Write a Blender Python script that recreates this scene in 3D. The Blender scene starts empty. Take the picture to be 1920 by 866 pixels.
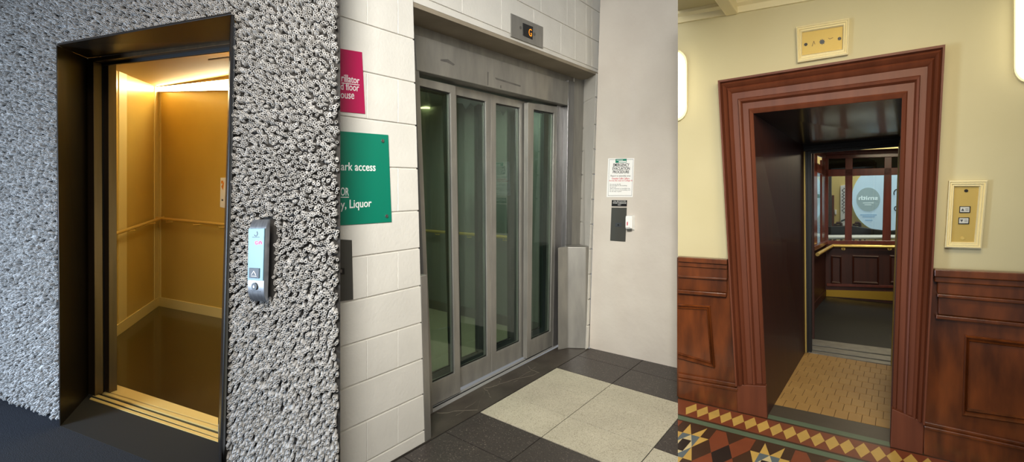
import bpy, bmesh, math, random
from mathutils import Vector, Matrix
random.seed(7)
F, Y0, EYE = 950.0, 345.0, 1.45          # focal length in pixels of a 1920 px wide frame, horizon row, eye height in metres
CAM = Vector((0, 0, EYE))
scene = bpy.context.scene
col = scene.collection

# ------------------------------------------------------------------ measuring helpers
def ray(x, y): return Vector(((x - 960) / F, 1.0, -(y - Y0) / F))
def fl(x, y, z=0.0):
    r = ray(x, y); return CAM + r * ((z - EYE) / r.z)

class Plane:
    """upright plane: base point, direction h along it, n pointing away from the viewer"""
    def __init__(s, p, h):
        s.p = Vector((p[0], p[1])); h = Vector((h[0], h[1])).normalized()
        if h.x < 0: h = -h
        s.h = h; n = Vector((-h.y, h.x))
        s.n = n if n.y > 0 else -n
        s.n3 = Vector((s.n.x, s.n.y, 0)); s.h3 = Vector((s.h.x, s.h.y, 0))
    def P(s, u, z, d=0.0):
        q = s.p + s.h * u + s.n * d
        return Vector((q.x, q.y, z))
    def uz(s, x, y, d=0.0):
        r = ray(x, y); o = s.p + s.n * d
        r2 = Vector((r.x, r.y)); t = o.dot(s.n) / r2.dot(s.n)
        return ((r2 * t - o).dot(s.h), EYE + r.z * t)
    def px(s, x, y, d=0.0):
        u, z = s.uz(x, y, d); return s.P(u, z, d)
    def base(s, x, d=0.0, z=0.0):
        return s.P(s.uz(x, Y0, d)[0], z, d)
    def depth(s, q): return (Vector((q[0], q[1])) - s.p).dot(s.n)
    def u_of(s, q): return (Vector((q[0], q[1])) - s.p).dot(s.h)

def towards(p, vx): return Plane(p, (vx - 960, F))
def through(a, b): return Plane(a, (b[0] - a[0], b[1] - a[1]))

class Patch:
    """four measured corners (TL TR BR BL) on a plane; s, t run 0..1 across and down"""
    def __init__(s, pl, TL, TR, BR, BL, d=0.0):
        s.pl = pl; s.c = [pl.px(*q, d) for q in (TL, TR, BR, BL)]
    def at(s, a, b, d=0.0):
        c = s.c
        return (c[0] * (1 - a) + c[1] * a) * (1 - b) + (c[3] * (1 - a) + c[2] * a) * b + s.pl.n3 * d
    def rect(s, a0, a1, b0, b1, d=0.0):
        return [s.at(a0, b0, d), s.at(a1, b0, d), s.at(a1, b1, d), s.at(a0, b1, d)]

# ------------------------------------------------------------------ mesh helpers
class MB:
    def __init__(s): s.v = []; s.f = []; s.m = []
    def add(s, vs, fs, mi=0):
        b = len(s.v); s.v += [Vector(q) for q in vs]
        for f in fs: s.f.append([b + i for i in f]); s.m.append(mi)
        return s
    def prism(s, pts, off, mi=0):
        n = len(pts); off = Vector(off)
        fs = [list(range(n)), list(range(2 * n - 1, n - 1, -1))]
        for i in range(n):
            j = (i + 1) % n; fs.append([i, n + i, n + j, j])
        return s.add(list(pts) + [Vector(q) + off for q in pts], fs, mi)
    def hexa(s, a, b, mi=0):
        """two matching quads joined into a solid"""
        n = len(a)
        fs = [list(range(n)), list(range(2 * n - 1, n - 1, -1))]
        for i in range(n):
            j = (i + 1) % n; fs.append([i, n + i, n + j, j])
        return s.add(list(a) + list(b), fs, mi)
    def ring(s, outer, inner, off, mi=0):
        n = len(outer); off = Vector(off)
        vs = list(outer) + list(inner) + [q + off for q in outer] + [q + off for q in inner]
        fs = []
        for i in range(n):
            j = (i + 1) % n
            fs += [[i, j, n + j, n + i], [2*n+i, 3*n+i, 3*n+j, 2*n+j], [i, 2*n+i, 2*n+j, j], [n+i, n+j, 3*n+j, 3*n+i]]
        return s.add(vs, fs, mi)
    def sweep(s, stations, closed=False, mi=0):
        k = len(stations[0]); n = len(stations); vs = [q for st in stations for q in st]; fs = []
        for i in range(n if closed else n - 1):
            a, b = i * k, ((i + 1) % n) * k
            for j in range(k):
                j2 = (j + 1) % k; fs.append([a + j, a + j2, b + j2, b + j])
        if not closed: fs += [list(range(k)), list(range((n - 1) * k, n * k))[::-1]]
        return s.add(vs, fs, mi)
    def tube(s, path, r, n=12, mi=0):
        path = [Vector(p) for p in path]; st = []
        for i, p in enumerate(path):
            t = (path[min(i + 1, len(path) - 1)] - path[max(i - 1, 0)]).normalized()
            a = t.orthogonal().normalized() if abs(t.z) > .95 else t.cross(Vector((0, 0, 1))).normalized()
            b = t.cross(a)
            st.append([p + (a * math.cos(2 * math.pi * k / n) + b * math.sin(2 * math.pi * k / n)) * r for k in range(n)])
        return s.sweep(st, False, mi)
    def disc(s, c, n3, r, th, n=20, mi=0, ax=None, ry=None):
        n3 = Vector(n3); a = Vector((0, 0, 1)); b = n3.cross(a).normalized(); ry = ry or r
        return s.prism([Vector(c) + b * (r * math.cos(2*math.pi*k/n)) + a * (ry * math.sin(2*math.pi*k/n)) for k in range(n)], n3 * th, mi)
    def build(s, name, mat, parent=None, bevel=0, seg=2, smooth=None, clip=None, uvp=None, kind=None, label=None):
        bm = bmesh.new(); vs = [bm.verts.new(q) for q in s.v]
        for f, mi in zip(s.f, s.m):
            try: bm.faces.new([vs[i] for i in f]).material_index = mi
            except ValueError: pass
        if clip:
            px, keep = clip                                    # keep = 'l' or 'r' of an upright cut
            no = Vector((F, -(px - 960), 0)).normalized()
            r = bmesh.ops.bisect_plane(bm, geom=bm.verts[:] + bm.edges[:] + bm.faces[:], plane_co=CAM, plane_no=no,
                                   clear_outer=(keep == 'l'), clear_inner=(keep == 'r'))
            be = [e for e in bm.edges if e.is_boundary]
            if be: bmesh.ops.holes_fill(bm, edges=be, sides=0)
        bmesh.ops.recalc_face_normals(bm, faces=bm.faces[:])
        if bevel:
            es = [e for e in bm.edges if len(e.link_faces) == 2 and e.calc_face_angle(0) > .5]
            bmesh.ops.bevel(bm, geom=es, offset=bevel, segments=seg, affect='EDGES', clamp_overlap=True, profile=.5)
        if not bm.verts: bm.free(); return None
        xs = [v.co for v in bm.verts]
        org = Vector(((min(c.x for c in xs) + max(c.x for c in xs)) / 2, (min(c.y for c in xs) + max(c.y for c in xs)) / 2, min(c.z for c in xs)))
        me = bpy.data.meshes.new(name)
        if uvp:
            uv = bm.loops.layers.uv.new('UVMap')
            for f in bm.faces:
                for l in f.loops: l[uv].uv = (uvp.u_of(l.vert.co), l.vert.co.z)
        bmesh.ops.translate(bm, verts=bm.verts[:], vec=-org)
        bm.to_mesh(me); bm.free()
        for m in (mat if isinstance(mat, (list, tuple)) else [mat]): me.materials.append(m)
        if smooth is not None:
            me.shade_smooth()
            me.set_sharp_from_angle(angle=math.radians(smooth))
        o = bpy.data.objects.new(name, me); col.objects.link(o)
        place(o, org, parent)
        if kind: o['kind'] = kind
        if label: o['label'] = label
        return o

WORLD = {}
def place(o, org, parent):
    WORLD[o.name] = Vector(org)
    if parent: o.parent = parent; o.location = Vector(org) - WORLD[parent.name]
    else: o.location = org

def tag(o, label, cat=None, group=None, kind=None):
    o['label'] = label
    if cat: o['category'] = cat
    if group: o['group'] = group
    if kind: o['kind'] = kind
    return o
ROOTS = []
def thing(name, label, cat, group=None, at=(0, 0, 0)):
    o = bpy.data.objects.new(name, None); col.objects.link(o); o.empty_display_size = .1
    o.location = at; WORLD[o.name] = Vector(at); ROOTS.append(o)
    return tag(o, label, cat, group)
def settle():
    """each Empty moves to the foot of the thing it carries"""
    for r in ROOTS:
        lo = Vector((1e9,) * 3); hi = -lo
        for c in r.children_recursive:
            if c.type != 'MESH': continue
            w = WORLD[c.name]
            for b in c.bound_box:
                q = w + Vector(b)
                lo = Vector(map(min, lo, q)); hi = Vector(map(max, hi, q))
        p = Vector(((lo.x + hi.x) / 2, (lo.y + hi.y) / 2, lo.z)); d = p - WORLD[r.name]
        r.location = p
        for c in r.children: c.location = c.location - d
        WORLD[r.name] = p

def glyphs(text, quad, pl, th=.0015, weight=0.0):
    """lettering laid on four measured corners (list of 3D points TL TR BR BL), standing th proud"""
    cu = bpy.data.curves.new('t', 'FONT'); cu.body = text; cu.size = 1; cu.extrude = .5; cu.offset = weight; cu.resolution_u = 3
    ob = bpy.data.objects.new('t', cu); col.objects.link(ob)
    dg = bpy.context.evaluated_depsgraph_get(); ev = ob.evaluated_get(dg); me = ev.to_mesh()
    vs = [v.co.copy() for v in me.vertices]; fs = [list(p.vertices) for p in me.polygons]
    ev.to_mesh_clear(); bpy.data.objects.remove(ob); bpy.data.curves.remove(cu)
    x0 = min(v.x for v in vs); x1 = max(v.x for v in vs); y0 = min(v.y for v in vs); y1 = max(v.y for v in vs)
    out = []
    for v in vs:
        a = (v.x - x0) / (x1 - x0); b = (y1 - v.y) / (y1 - y0)
        q = (quad[0] * (1 - a) + quad[1] * a) * (1 - b) + (quad[3] * (1 - a) + quad[2] * a) * b
        out.append(q - pl.n3 * (th * (v.z + .5)))
    return out, fs
def text(mb, s, quad, pl, th=.0015, weight=0.0, mi=0):
    v, f = glyphs(s, quad, pl, th, weight); mb.add(v, f, mi)

# ------------------------------------------------------------------ materials
def lin(c):
    c = c / 255.0
    return c / 12.92 if c <= .04045 else ((c + .055) / 1.055) ** 2.4
def rgb(r, g, b): return (lin(r), lin(g), lin(b), 1)
def mat(name, c, rough=.5, metal=0.0, var=None, vscale=8, stretch=(1, 1, 1), bump=0.0, bscale=40, emit=None, estr=0, detail=4, spec=None, coat=0):
    m = bpy.data.materials.new(name); m.use_nodes = True; nt = m.node_tree; b = nt.nodes['Principled BSDF']
    b.inputs['Base Color'].default_value = rgb(*c); b.inputs['Roughness'].default_value = rough; b.inputs['Metallic'].default_value = metal
    if spec is not None: b.inputs['Specular IOR Level'].default_value = spec
    if coat: b.inputs['Coat Weight'].default_value = coat; b.inputs['Coat Roughness'].default_value = .08
    tc = nt.nodes.new('ShaderNodeTexCoord'); mp = nt.nodes.new('ShaderNodeMapping'); mp.inputs['Scale'].default_value = stretch
    nt.links.new(tc.outputs['Object'], mp.inputs['Vector'])
    if var:
        n = nt.nodes.new('ShaderNodeTexNoise'); n.inputs['Scale'].default_value = vscale; n.inputs['Detail'].default_value = detail
        nt.links.new(mp.outputs[0], n.inputs['Vector'])
        r = nt.nodes.new('ShaderNodeValToRGB'); r.color_ramp.elements[0].position = .32; r.color_ramp.elements[1].position = .68
        r.color_ramp.elements[0].color = rgb(*c); r.color_ramp.elements[1].color = rgb(*var)
        nt.links.new(n.outputs['Fac'], r.inputs[0]); nt.links.new(r.outputs[0], b.inputs['Base Color'])
    if bump:
        n = nt.nodes.new('ShaderNodeTexNoise'); n.inputs['Scale'].default_value = bscale; n.inputs['Detail'].default_value = 5
        nt.links.new(mp.outputs[0], n.inputs['Vector'])
        bp = nt.nodes.new('ShaderNodeBump'); bp.inputs['Strength'].default_value = bump; bp.inputs['Distance'].default_value = .01
        nt.links.new(n.outputs['Fac'], bp.inputs['Height']); nt.links.new(bp.outputs[0], b.inputs['Normal'])
    if emit: b.inputs['Emission Color'].default_value = rgb(*emit); b.inputs['Emission Strength'].default_value = estr
    return m
def speckle(name, base, specks, scale=90, rough=.5):
    m = mat(name, base, rough); nt = m.node_tree; b = nt.nodes['Principled BSDF']; tc = nt.nodes['Texture Coordinate']
    vo = nt.nodes.new('ShaderNodeTexVoronoi'); vo.inputs['Scale'].default_value = scale
    nt.links.new(tc.outputs['Object'], vo.inputs['Vector'])
    sp = nt.nodes.new('ShaderNodeSeparateColor'); nt.links.new(vo.outputs['Color'], sp.inputs[0])
    r = nt.nodes.new('ShaderNodeValToRGB'); r.color_ramp.interpolation = 'CONSTANT'; e = r.color_ramp.elements
    e[0].position = 0; e[0].color = rgb(*base); e[1].position = specks[0][0]; e[1].color = rgb(*specks[0][1])
    for p, c in specks[1:]:
        q = e.new(p); q.color = rgb(*c)
    nt.links.new(sp.outputs[0], r.inputs[0])
    n = nt.nodes.new('ShaderNodeTexNoise'); n.inputs['Scale'].default_value = 3.5; n.inputs['Detail'].default_value = 6
    nt.links.new(tc.outputs['Object'], n.inputs['Vector'])
    mr = nt.nodes.new('ShaderNodeMapRange'); mr.inputs[1].default_value = .3; mr.inputs[2].default_value = .7; mr.inputs[3].default_value = .86; mr.inputs[4].default_value = 1.04
    nt.links.new(n.outputs['Fac'], mr.inputs[0])
    mx = nt.nodes.new('ShaderNodeMix'); mx.data_type = 'RGBA'; mx.blend_type = 'MULTIPLY'; mx.inputs['Factor'].default_value = 1
    nt.links.new(r.outputs[0], mx.inputs['A']); nt.links.new(mr.outputs[0], mx.inputs['B']); nt.links.new(mx.outputs['Result'], b.inputs['Base Color'])
    return m
def glass(name, tint, refl=.08, rough=.02):
    m = bpy.data.materials.new(name); m.use_nodes = True; nt = m.node_tree; nt.nodes.remove(nt.nodes['Principled BSDF'])
    o = nt.nodes['Material Output']; t = nt.nodes.new('ShaderNodeBsdfTransparent'); g = nt.nodes.new('ShaderNodeBsdfGlossy')
    t.inputs[0].default_value = rgb(*tint); g.inputs['Roughness'].default_value = rough; g.inputs[0].default_value = (.85, .95, .9, 1)
    fr = nt.nodes.new('ShaderNodeFresnel'); fr.inputs[0].default_value = 1.5
    mx = nt.nodes.new('ShaderNodeMixShader'); ad = nt.nodes.new('ShaderNodeMath'); ad.operation = 'ADD'; ad.inputs[1].default_value = refl - .04
    ad.use_clamp = True
    ge = nt.nodes.new('ShaderNodeNewGeometry'); iv = nt.nodes.new('ShaderNodeMath'); iv.operation = 'SUBTRACT'; iv.inputs[0].default_value = 1
    mu = nt.nodes.new('ShaderNodeMath'); mu.operation = 'MULTIPLY'                  # the far face of a pane adds no second mirror
    nt.links.new(ge.outputs['Backfacing'], iv.inputs[1]); nt.links.new(ad.outputs[0], mu.inputs[0]); nt.links.new(iv.outputs[0], mu.inputs[1])
    nt.links.new(fr.outputs[0], ad.inputs[0]); nt.links.new(mu.outputs[0], mx.inputs[0])
    nt.links.new(t.outputs[0], mx.inputs[1]); nt.links.new(g.outputs[0], mx.inputs[2]); nt.links.new(mx.outputs[0], o.inputs[0])
    return m

M = {}
# lift 1
M['tube'] = mat('glazed_clay', (188, 186, 183), .38, var=(150, 147, 143), vscale=30)
M['tubeback'] = mat('clay_bed', (48, 45, 42), .9, bump=.5)
M['carpet'] = mat('navy_carpet', (19, 23, 33), .95, var=(27, 33, 44), vscale=160, bump=.6, bscale=220)
M['carpet_shade'] = mat('shaded_carpet', (20, 17, 14), .85, var=(15, 13, 11), vscale=120)  # carpet colour darkened to stand for shade in the opening
M['bronze_dark'] = mat('dark_bronze', (30, 25, 20), .34, .3, var=(24, 20, 16), vscale=3)
M['bronze'] = mat('bronze', (92, 74, 52), .34, .7, var=(74, 60, 42), vscale=4, stretch=(6, 6, .4))
M['black'] = mat('black_gap', (8, 8, 9), .5)
M['gold_lam'] = mat('gold_laminate', (208, 178, 92), .3, .1, var=(200, 168, 82), vscale=1.5, coat=.25)
M['cream_strip'] = mat('cream_strip', (232, 212, 142), .4, .1)
M['brass_rail'] = mat('satin_brass', (238, 206, 118), .28, .5)
M['car_floor'] = mat('dark_vinyl', (44, 33, 16), .22, 0, var=(36, 27, 13), vscale=2, coat=.3)
M['gold_sill'] = mat('gold_sill', (232, 204, 132), .4, .45)
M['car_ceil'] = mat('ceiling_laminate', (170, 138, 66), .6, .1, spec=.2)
M['tube_light'] = mat('fluorescent_strip', (255, 250, 230), .5, emit=(255, 240, 200), estr=32)
M['paper'] = mat('paper_white', (240, 240, 238), .6)
M['orange'] = mat('orange_print', (226, 140, 40), .6)
M['steel'] = mat('brushed_steel', (168, 168, 168), .34, .9, var=(140, 140, 142), vscale=6, stretch=(12, 12, .6))
M['steel_dull'] = mat('dull_steel', (160, 157, 150), .42, .55, var=(140, 138, 133), vscale=4, stretch=(3, 3, .8))
M['steel_dark'] = mat('dark_steel', (118, 115, 112), .42, .5, var=(98, 96, 94), vscale=5, stretch=(3, 3, .8))
M['ice_glass'] = mat('pale_blue_glass', (112, 150, 164), .35, 0)
M['dark_grey'] = mat('dark_grey_print', (62, 66, 70), .45)
M['white'] = mat('white_print', (240, 240, 238), .5)
M['red_led'] = mat('red_led', (255, 60, 80), .5, emit=(255, 40, 70), estr=5)
# lift 2
M['block'] = mat('painted_block', (222, 219, 211), .55, var=(214, 211, 203), vscale=5, bump=.14, bscale=60)
M['plaster'] = mat('painted_plaster', (208, 201, 191), .6, var=(200, 192, 182), vscale=3, bump=.35, bscale=11)
M['white_terrazzo'] = speckle('white_terrazzo', (196, 190, 170), [(.55, (182, 175, 155)), (.78, (206, 200, 183)), (.94, (150, 142, 122))], 230, .55)
M['dark_terrazzo'] = speckle('dark_terrazzo', (66, 60, 57), [(.6, (56, 51, 49)), (.88, (84, 77, 72)), (.975, (124, 115, 106))], 200, .45)
M['joint'] = mat('joint_black', (26, 24, 23), .9)
M['threshold'] = mat('worn_threshold', (74, 67, 60), .5, var=(56, 50, 45), vscale=6, bump=.2, bscale=20)
M['crack'] = mat('crack_line', (118, 110, 98), .8)
M['red'] = mat('crimson_sign', (178, 24, 82), .35)
M['green'] = mat('teal_green_sign', (2, 122, 98), .35)
M['grey_plate'] = mat('grey_plate', (82, 82, 78), .45, .4)
M['red_print'] = mat('red_print', (196, 30, 52), .5)
M['blk_print'] = mat('black_print', (20, 20, 22), .5)
M['amber'] = mat('amber_led', (255, 150, 20), .5, emit=(255, 140, 20), estr=1.3)
M['glass2'] = glass('green_tinted_glass', (228, 236, 231), .07)
M['glass2b'] = glass('inner_glass', (226, 236, 231), .06)
M['car2_wall'] = mat('satin_car_wall', (148, 155, 151), .42, .45, var=(138, 145, 141), vscale=4, stretch=(10, 10, .3))
M['car2_floor'] = mat('beige_vinyl', (168, 162, 138), .5)
M['inner_frame'] = mat('dark_inner_frame', (58, 68, 66), .3, .6)
M['film'] = mat('torn_film', (70, 76, 74), .7)
M['sill_grey'] = mat('sill_grey', (158, 158, 158), .45, .2)
M['concrete'] = mat('bare_concrete', (150, 139, 121), .8, var=(134, 124, 106), vscale=4)
# lift 3
M['cream'] = mat('cream_wall', (202, 192, 152), .6, var=(196, 186, 145), vscale=2, bump=.05, bscale=20)
M['creamwood'] = mat('cream_gloss', (236, 224, 180), .35)
M['mahog'] = mat('red_brown_paint', (112, 60, 38), .5, 0, var=(96, 50, 31), spec=.35, vscale=3, stretch=(6, 6, .5))
M['wood'] = mat('varnished_wood', (118, 60, 24), .3, 0, var=(74, 36, 14), vscale=5, stretch=(3, 3, .7), coat=.3, detail=6)
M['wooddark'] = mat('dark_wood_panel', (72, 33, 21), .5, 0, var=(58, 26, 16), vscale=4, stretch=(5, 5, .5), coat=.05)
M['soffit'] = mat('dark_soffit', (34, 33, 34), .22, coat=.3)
M['wood3'] = mat('car_wood', (116, 52, 36), .3, 0, var=(92, 40, 28), vscale=4, stretch=(5, 5, .6), coat=.3)
M['brass'] = mat('brass_plate', (190, 164, 90), .5, .35, var=(180, 152, 78), vscale=2)
M['kick'] = mat('brass_kick', (196, 158, 60), .35, .7)
M['rubber'] = mat('black_rubber', (10, 13, 18), .6)
M['tan'] = mat('tan_tile', (190, 148, 84), .5, var=(176, 134, 72), vscale=4)
M['grout'] = mat('grout', (112, 84, 46), .9)
for n, c in dict(t_green=(98, 118, 94), t_brown=(70, 46, 30), t_rust=(134, 68, 40), t_yellow=(216, 176, 92), t_blue=(102, 116, 122), t_cream=(226, 208, 156), t_black=(38, 30, 26), t_grey=(78, 68, 56)).items():
    M[n] = mat(n, c, .45, var=tuple(int(k * .93) for k in c), vscale=9)
M['silver'] = mat('silver_button', (196, 196, 188), .4)
M['opal'] = mat('opal_glass', (255, 252, 240), .3, emit=(255, 246, 220), estr=1.9)
M['clear'] = glass('clear_pane', (225, 230, 228), .06)
M['clere'] = glass('smoked_pane', (70, 66, 62), .06)
M['yellow_wall'] = mat('yellow_wall', (224, 200, 128), .7)
M['lit_window'] = mat('daylit_screen', (180, 205, 220), .6, emit=(186, 212, 230), estr=.7)
M['grey_decal'] = mat('grey_decal', (160, 182, 186), .6, emit=(160, 184, 190), estr=.48)
M['pale_print'] = mat('pale_print', (225, 240, 240), .6, emit=(225, 240, 245), estr=.7)
M['navy_print'] = mat('faint_blue_print', (110, 150, 180), .6, emit=(150, 182, 208), estr=.6)
M['dark_up'] = mat('dark_upholstery', (38, 34, 36), .5)

# ================================================================== LIFT 1: clay tube wall, gold car
W1 = towards(fl(113, 799), -1050)
N1 = W1.n3; H3, Z3 = W1.h3, Vector((0, 0, 1))
def jam(pl, xt, yt, xb, d): return pl.px(xt, yt, d), pl.base(xb, d)
A = dict(TL=W1.px(107, 85), TR=W1.px(434, 27), BL=fl(113, 799), BR=W1.base(411))
db = W1.depth(fl(177, 743))
B = dict(TL=W1.px(163.5, 109, db), TR=W1.px(430.5, 77, db), BL=W1.base(166, db), BR=W1.base(409.5, db))
uR = W1.uz(638, Y0, .05)[0]
def lift_uz(pl, q, d): return (pl.u_of(q), q.z)
mb = MB()                                                    # bed the clay tubes are set in
KD = W1.h.dot(Vector((645 - 960, F)).normalized()) / W1.n.dot(Vector((645 - 960, F)).normalized())   # how far the lining drifts along the wall per metre of depth
hole0 = [(W1.u_of(A[k]), A[k].z) for k in ('TL', 'TR', 'BR', 'BL')]
dS = .05
hole = [(u + KD * dS, z) for u, z in hole0]
o0, o1, zt = -1.0, uR + .3, 3.0
Pu = lambda u, z, d=dS: W1.P(u, z, d); DV = N1 * .12 + H3 * (KD * .12)
mb.prism([Pu(o0, 0), Pu(o0, zt), Pu(hole[0][0] - .045, zt), Pu(hole[0][0] - .045, hole[0][1]), Pu(hole[3][0] - .045, 0)], DV)
mb.prism([Pu(hole[0][0] - .045, hole[0][1] + .06), Pu(hole[0][0] - .045, zt), Pu(hole[1][0] + .01, zt), Pu(hole[1][0] + .01, hole[1][1] + .06)], DV)
mb.prism([Pu(hole[2][0] + .012, 0), Pu(hole[1][0] + .012, hole[1][1]), Pu(hole[1][0] + .01, zt), Pu(o1, zt), Pu(o1, 0)], DV)
tag(mb.build('wall_left', M['tubeback'], clip=(638, 'l')), 'dark bed of the clay tube wall around the gold lift', 'wall', kind='structure')

panel1 = [(473, 409), (508, 408), (504, 569), (470, 566)]
def inside(q, poly):
    c = False; n = len(poly)
    for i in range(n):
        (x1, y1), (x2, y2) = poly[i], poly[(i + 1) % n]
        if (y1 > q[1]) != (y2 > q[1]) and q[0] < (x2 - x1) * (q[1] - y1) / (y2 - y1) + x1: c = not c
    return c
panel_uz = [W1.uz(*q) for q in panel1]
hole_in = [(hole0[0][0] - .024, hole0[0][1] + .012), (hole0[1][0] + .014, hole0[1][1] + .012), (hole0[2][0] + .014, -1), (hole0[3][0] - .014, -1)]
def in_hole(q): return inside((W1.u_of(q) - KD * W1.depth(q), q.z), hole_in)
mb = MB(); NS = 8; cs = [(math.cos(2 * math.pi * k / NS), math.sin(2 * math.pi * k / NS)) for k in range(NS)]
rnd = random.Random(3); s = .0182; row = 0; z = 0.0
while z < 2.95:
    u = -.95 + (s / 2 if row % 2 else 0)
    while u < uR + .02:
        uu = u + rnd.uniform(-.007, .007); zz = z + rnd.uniform(-.007, .007)
        u += s
        if in_hole(W1.P(uu, zz, dS + .012)) : continue
        r = rnd.uniform(.0058, .0076); L = rnd.uniform(.042, .058)
        # tubes lean out into the hall, more loosely towards the far end, and hang a little lower down
        far = max(0, min(1, (1.2 - uu) / 1.6))
        droop = -.5 * max(0, min(1, (1.25 - zz) / 1.1))
        sp = .2 + .14 * far
        b = W1.P(uu, zz, dS + .012)
        lean = H3 * rnd.gauss(.78 - .2 * far, sp); rise = Z3 * (rnd.gauss(0, sp) + droop)
        dirv = (-N1 + lean + rise).normalized(); tip = b + dirv * L
        if in_hole(tip):
            dirv = (-N1 - H3 * KD + Z3 * max(0, rise.z) * .5).normalized(); tip = b + dirv * L
        if tip.z < .004 or in_hole(tip) or inside((W1.u_of(tip), tip.z), panel_uz): continue
        if max(tip.x / tip.y, b.x / b.y) * F + 960 > 637 - r / tip.y * F: continue
        e1 = dirv.orthogonal().normalized(); e2 = dirv.cross(e1); ri = r * .56
        vs = [b + (e1 * c + e2 * q) * r for c, q in cs] + [tip - dirv * .002 + (e1 * c + e2 * q) * r for c, q in cs] + \
             [tip + (e1 * c + e2 * q) * (r * .8) for c, q in cs] + [tip - dirv * .001 + (e1 * c + e2 * q) * ri for c, q in cs] + [tip - dirv * .032 + (e1 * c + e2 * q) * ri for c, q in cs]
        fs = []
        for k in range(4):
            for i in range(NS):
                j = (i + 1) % NS; fs.append([k * NS + i, k * NS + j, (k + 1) * NS + j, (k + 1) * NS + i])
        fs.append([4 * NS + i for i in range(NS)])
        mb.add(vs, fs)
    z += s * .87; row += 1
me = bpy.data.meshes.new('clay_tube_cladding')
me.from_pydata([v[:] for v in mb.v], [], mb.f); me.materials.append(M['tube']); me.shade_smooth(); me.set_sharp_from_angle(angle=math.radians(50))
o = bpy.data.objects.new('clay_tube_cladding', me); col.objects.link(o); WORLD[o.name] = Vector((0, 0, 0))
tag(o, 'pale grey clay tubes covering the rough wall around the gold lift', 'wall cladding', kind='stuff')

# carpet
pL = W1.P(-1.0, 0, .2)
mb = MB(); mb.prism([Vector((-3.6, .4, 0)), W1.P(-1.0, 0, .15), W1.base(166, db), W1.base(409, db), W1.base(637.9, .05), Vector(((637.9 - 960) / F * .4, .4, 0))], (0, 0, -.03))
tag(mb.build('floor', M['carpet']), 'dark navy carpet in front of the gold lift', 'floor', kind='structure')

# portal lining of the gold lift
t = thing('lift_portal', 'dark bronze metal portal lining the gold lift opening in the clay tube wall', 'door frame')
lw = Vector((-W1.h.x, -W1.h.y, 0)) * .012
e1, e2 = lw, lw * 6
MB().hexa([A['TL'], A['BL'], B['BL'], B['TL']], [A['TL'] + e1, A['BL'] + e1, B['BL'] + e2, B['TL'] + e2]).build('jamb_lining', M['bronze_dark'], t, bevel=.002)
MB().hexa([A['TR'], A['BR'], B['BR'], B['TR']], [A['TR'] - e1, A['BR'] - e1, B['BR'] - e2, B['TR'] - e2]).build('jamb_lining', M['bronze_dark'], t, bevel=.002)
MB().prism([A['TL'], A['TR'], B['TR'], B['TL']], (0, 0, .012)).build('header_lining', M['bronze_dark'], t, bevel=.002)
def strip(pl, xa, xb, ya, yb, xa2, xb2, d0, d1, name, m, par, z0=0.0, bevel=.002):
    p = [pl.px(xa, ya, d0), pl.px(xb, yb, d0), pl.base(xb2, d0, z0), pl.base(xa2, d0, z0)]
    return MB().prism(p, pl.n3 * (d1 - d0)).build(name, m, par, bevel=bevel)
strip(W1, 161, 175, 108.5, 116, 163, 178, db, db + .05, 'landing_jamb', M['bronze'], t)
dc = W1.depth(fl(203, 716)); dg = (db + dc) / 2
strip(W1, 174, 189, 112, 117, 177, 191, db + .05, db + .07, 'door_slot', M['black'], t)
strip(W1, 187, 192, 116, 117, 189.5, 194, db + .06, db + .10, 'car_jamb', M['bronze'], t)
strip(W1, 192, 193.5, 117, 117, 194, 195.5, db + .068, db + .11, 'car_jamb_groove', M['black'], t)
strip(W1, 193.5, 203, 117, 118, 195.5, 204.5, db + .07, db + .12, 'car_jamb', M['bronze'], t)
def band(pl, pts, d0, d1, name, m, par, bevel=.002):
    return MB().prism([pl.px(*q, d0) for q in pts], pl.n3 * (d1 - d0)).build(name, m, par, bevel=bevel)
band(W1, [(163.5, 109), (430.5, 76), (430.5, 82), (170, 116)], db, db + .05, 'landing_header', M['bronze'], t)
band(W1, [(170, 113), (432, 80), (432, 95), (175, 125)], db + .05, db + .07, 'header_slot', M['black'], t)
MB().prism([A['BL'] + Z3 * .001, A['BR'] + Z3 * .001, B['BR'] + Z3 * .001, B['BL'] + Z3 * .001], (0, 0, -.01)).build('carpet_shade_sheet', M['carpet_shade'], t)  # dark sheet paints the shade on the carpet inside the opening
# sill: five bars front to back along the floor
sl = [((167.5, 748), (409, 828)), ((171, 744.5), (409, 822.5)), ((174, 741.5), (409, 820.5)), ((178, 737.5), (409, 813.5)), ((182, 734.5), (409, 807)), ((188, 731.5), (409, 800)), ((190, 730), (409, 797.5)), ((203, 716), (409, 783))]
sm = ['gold_sill', 'black', 'gold_sill', 'black', 'gold_sill', 'black', 'gold_sill']
sr = thing('lift_sill', 'grooved gold door sill at the foot of the gold lift', 'sill')
for i in range(7):
    (a, b), (c, d) = sl[i], sl[i + 1]
    top = .004 if sm[i] == 'gold_sill' else -.004
    MB().prism([fl(*a, top), fl(*b, top), fl(*d, top), fl(*c, top)], (0, 0, -.02)).build('sill_bar' if sm[i] == 'gold_sill' else 'sill_groove', M[sm[i]], sr)

# car
car = thing('lift_car', 'gold laminate lift car with cream strips and a dark floor', 'lift')
corner = fl(297, 573); SL = through(fl(203, 641), corner)     # left wall of the car
BW = through(corner, fl(414, 596))                            # rear wall of the car
sgn = SL.u_of(corner)
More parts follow.
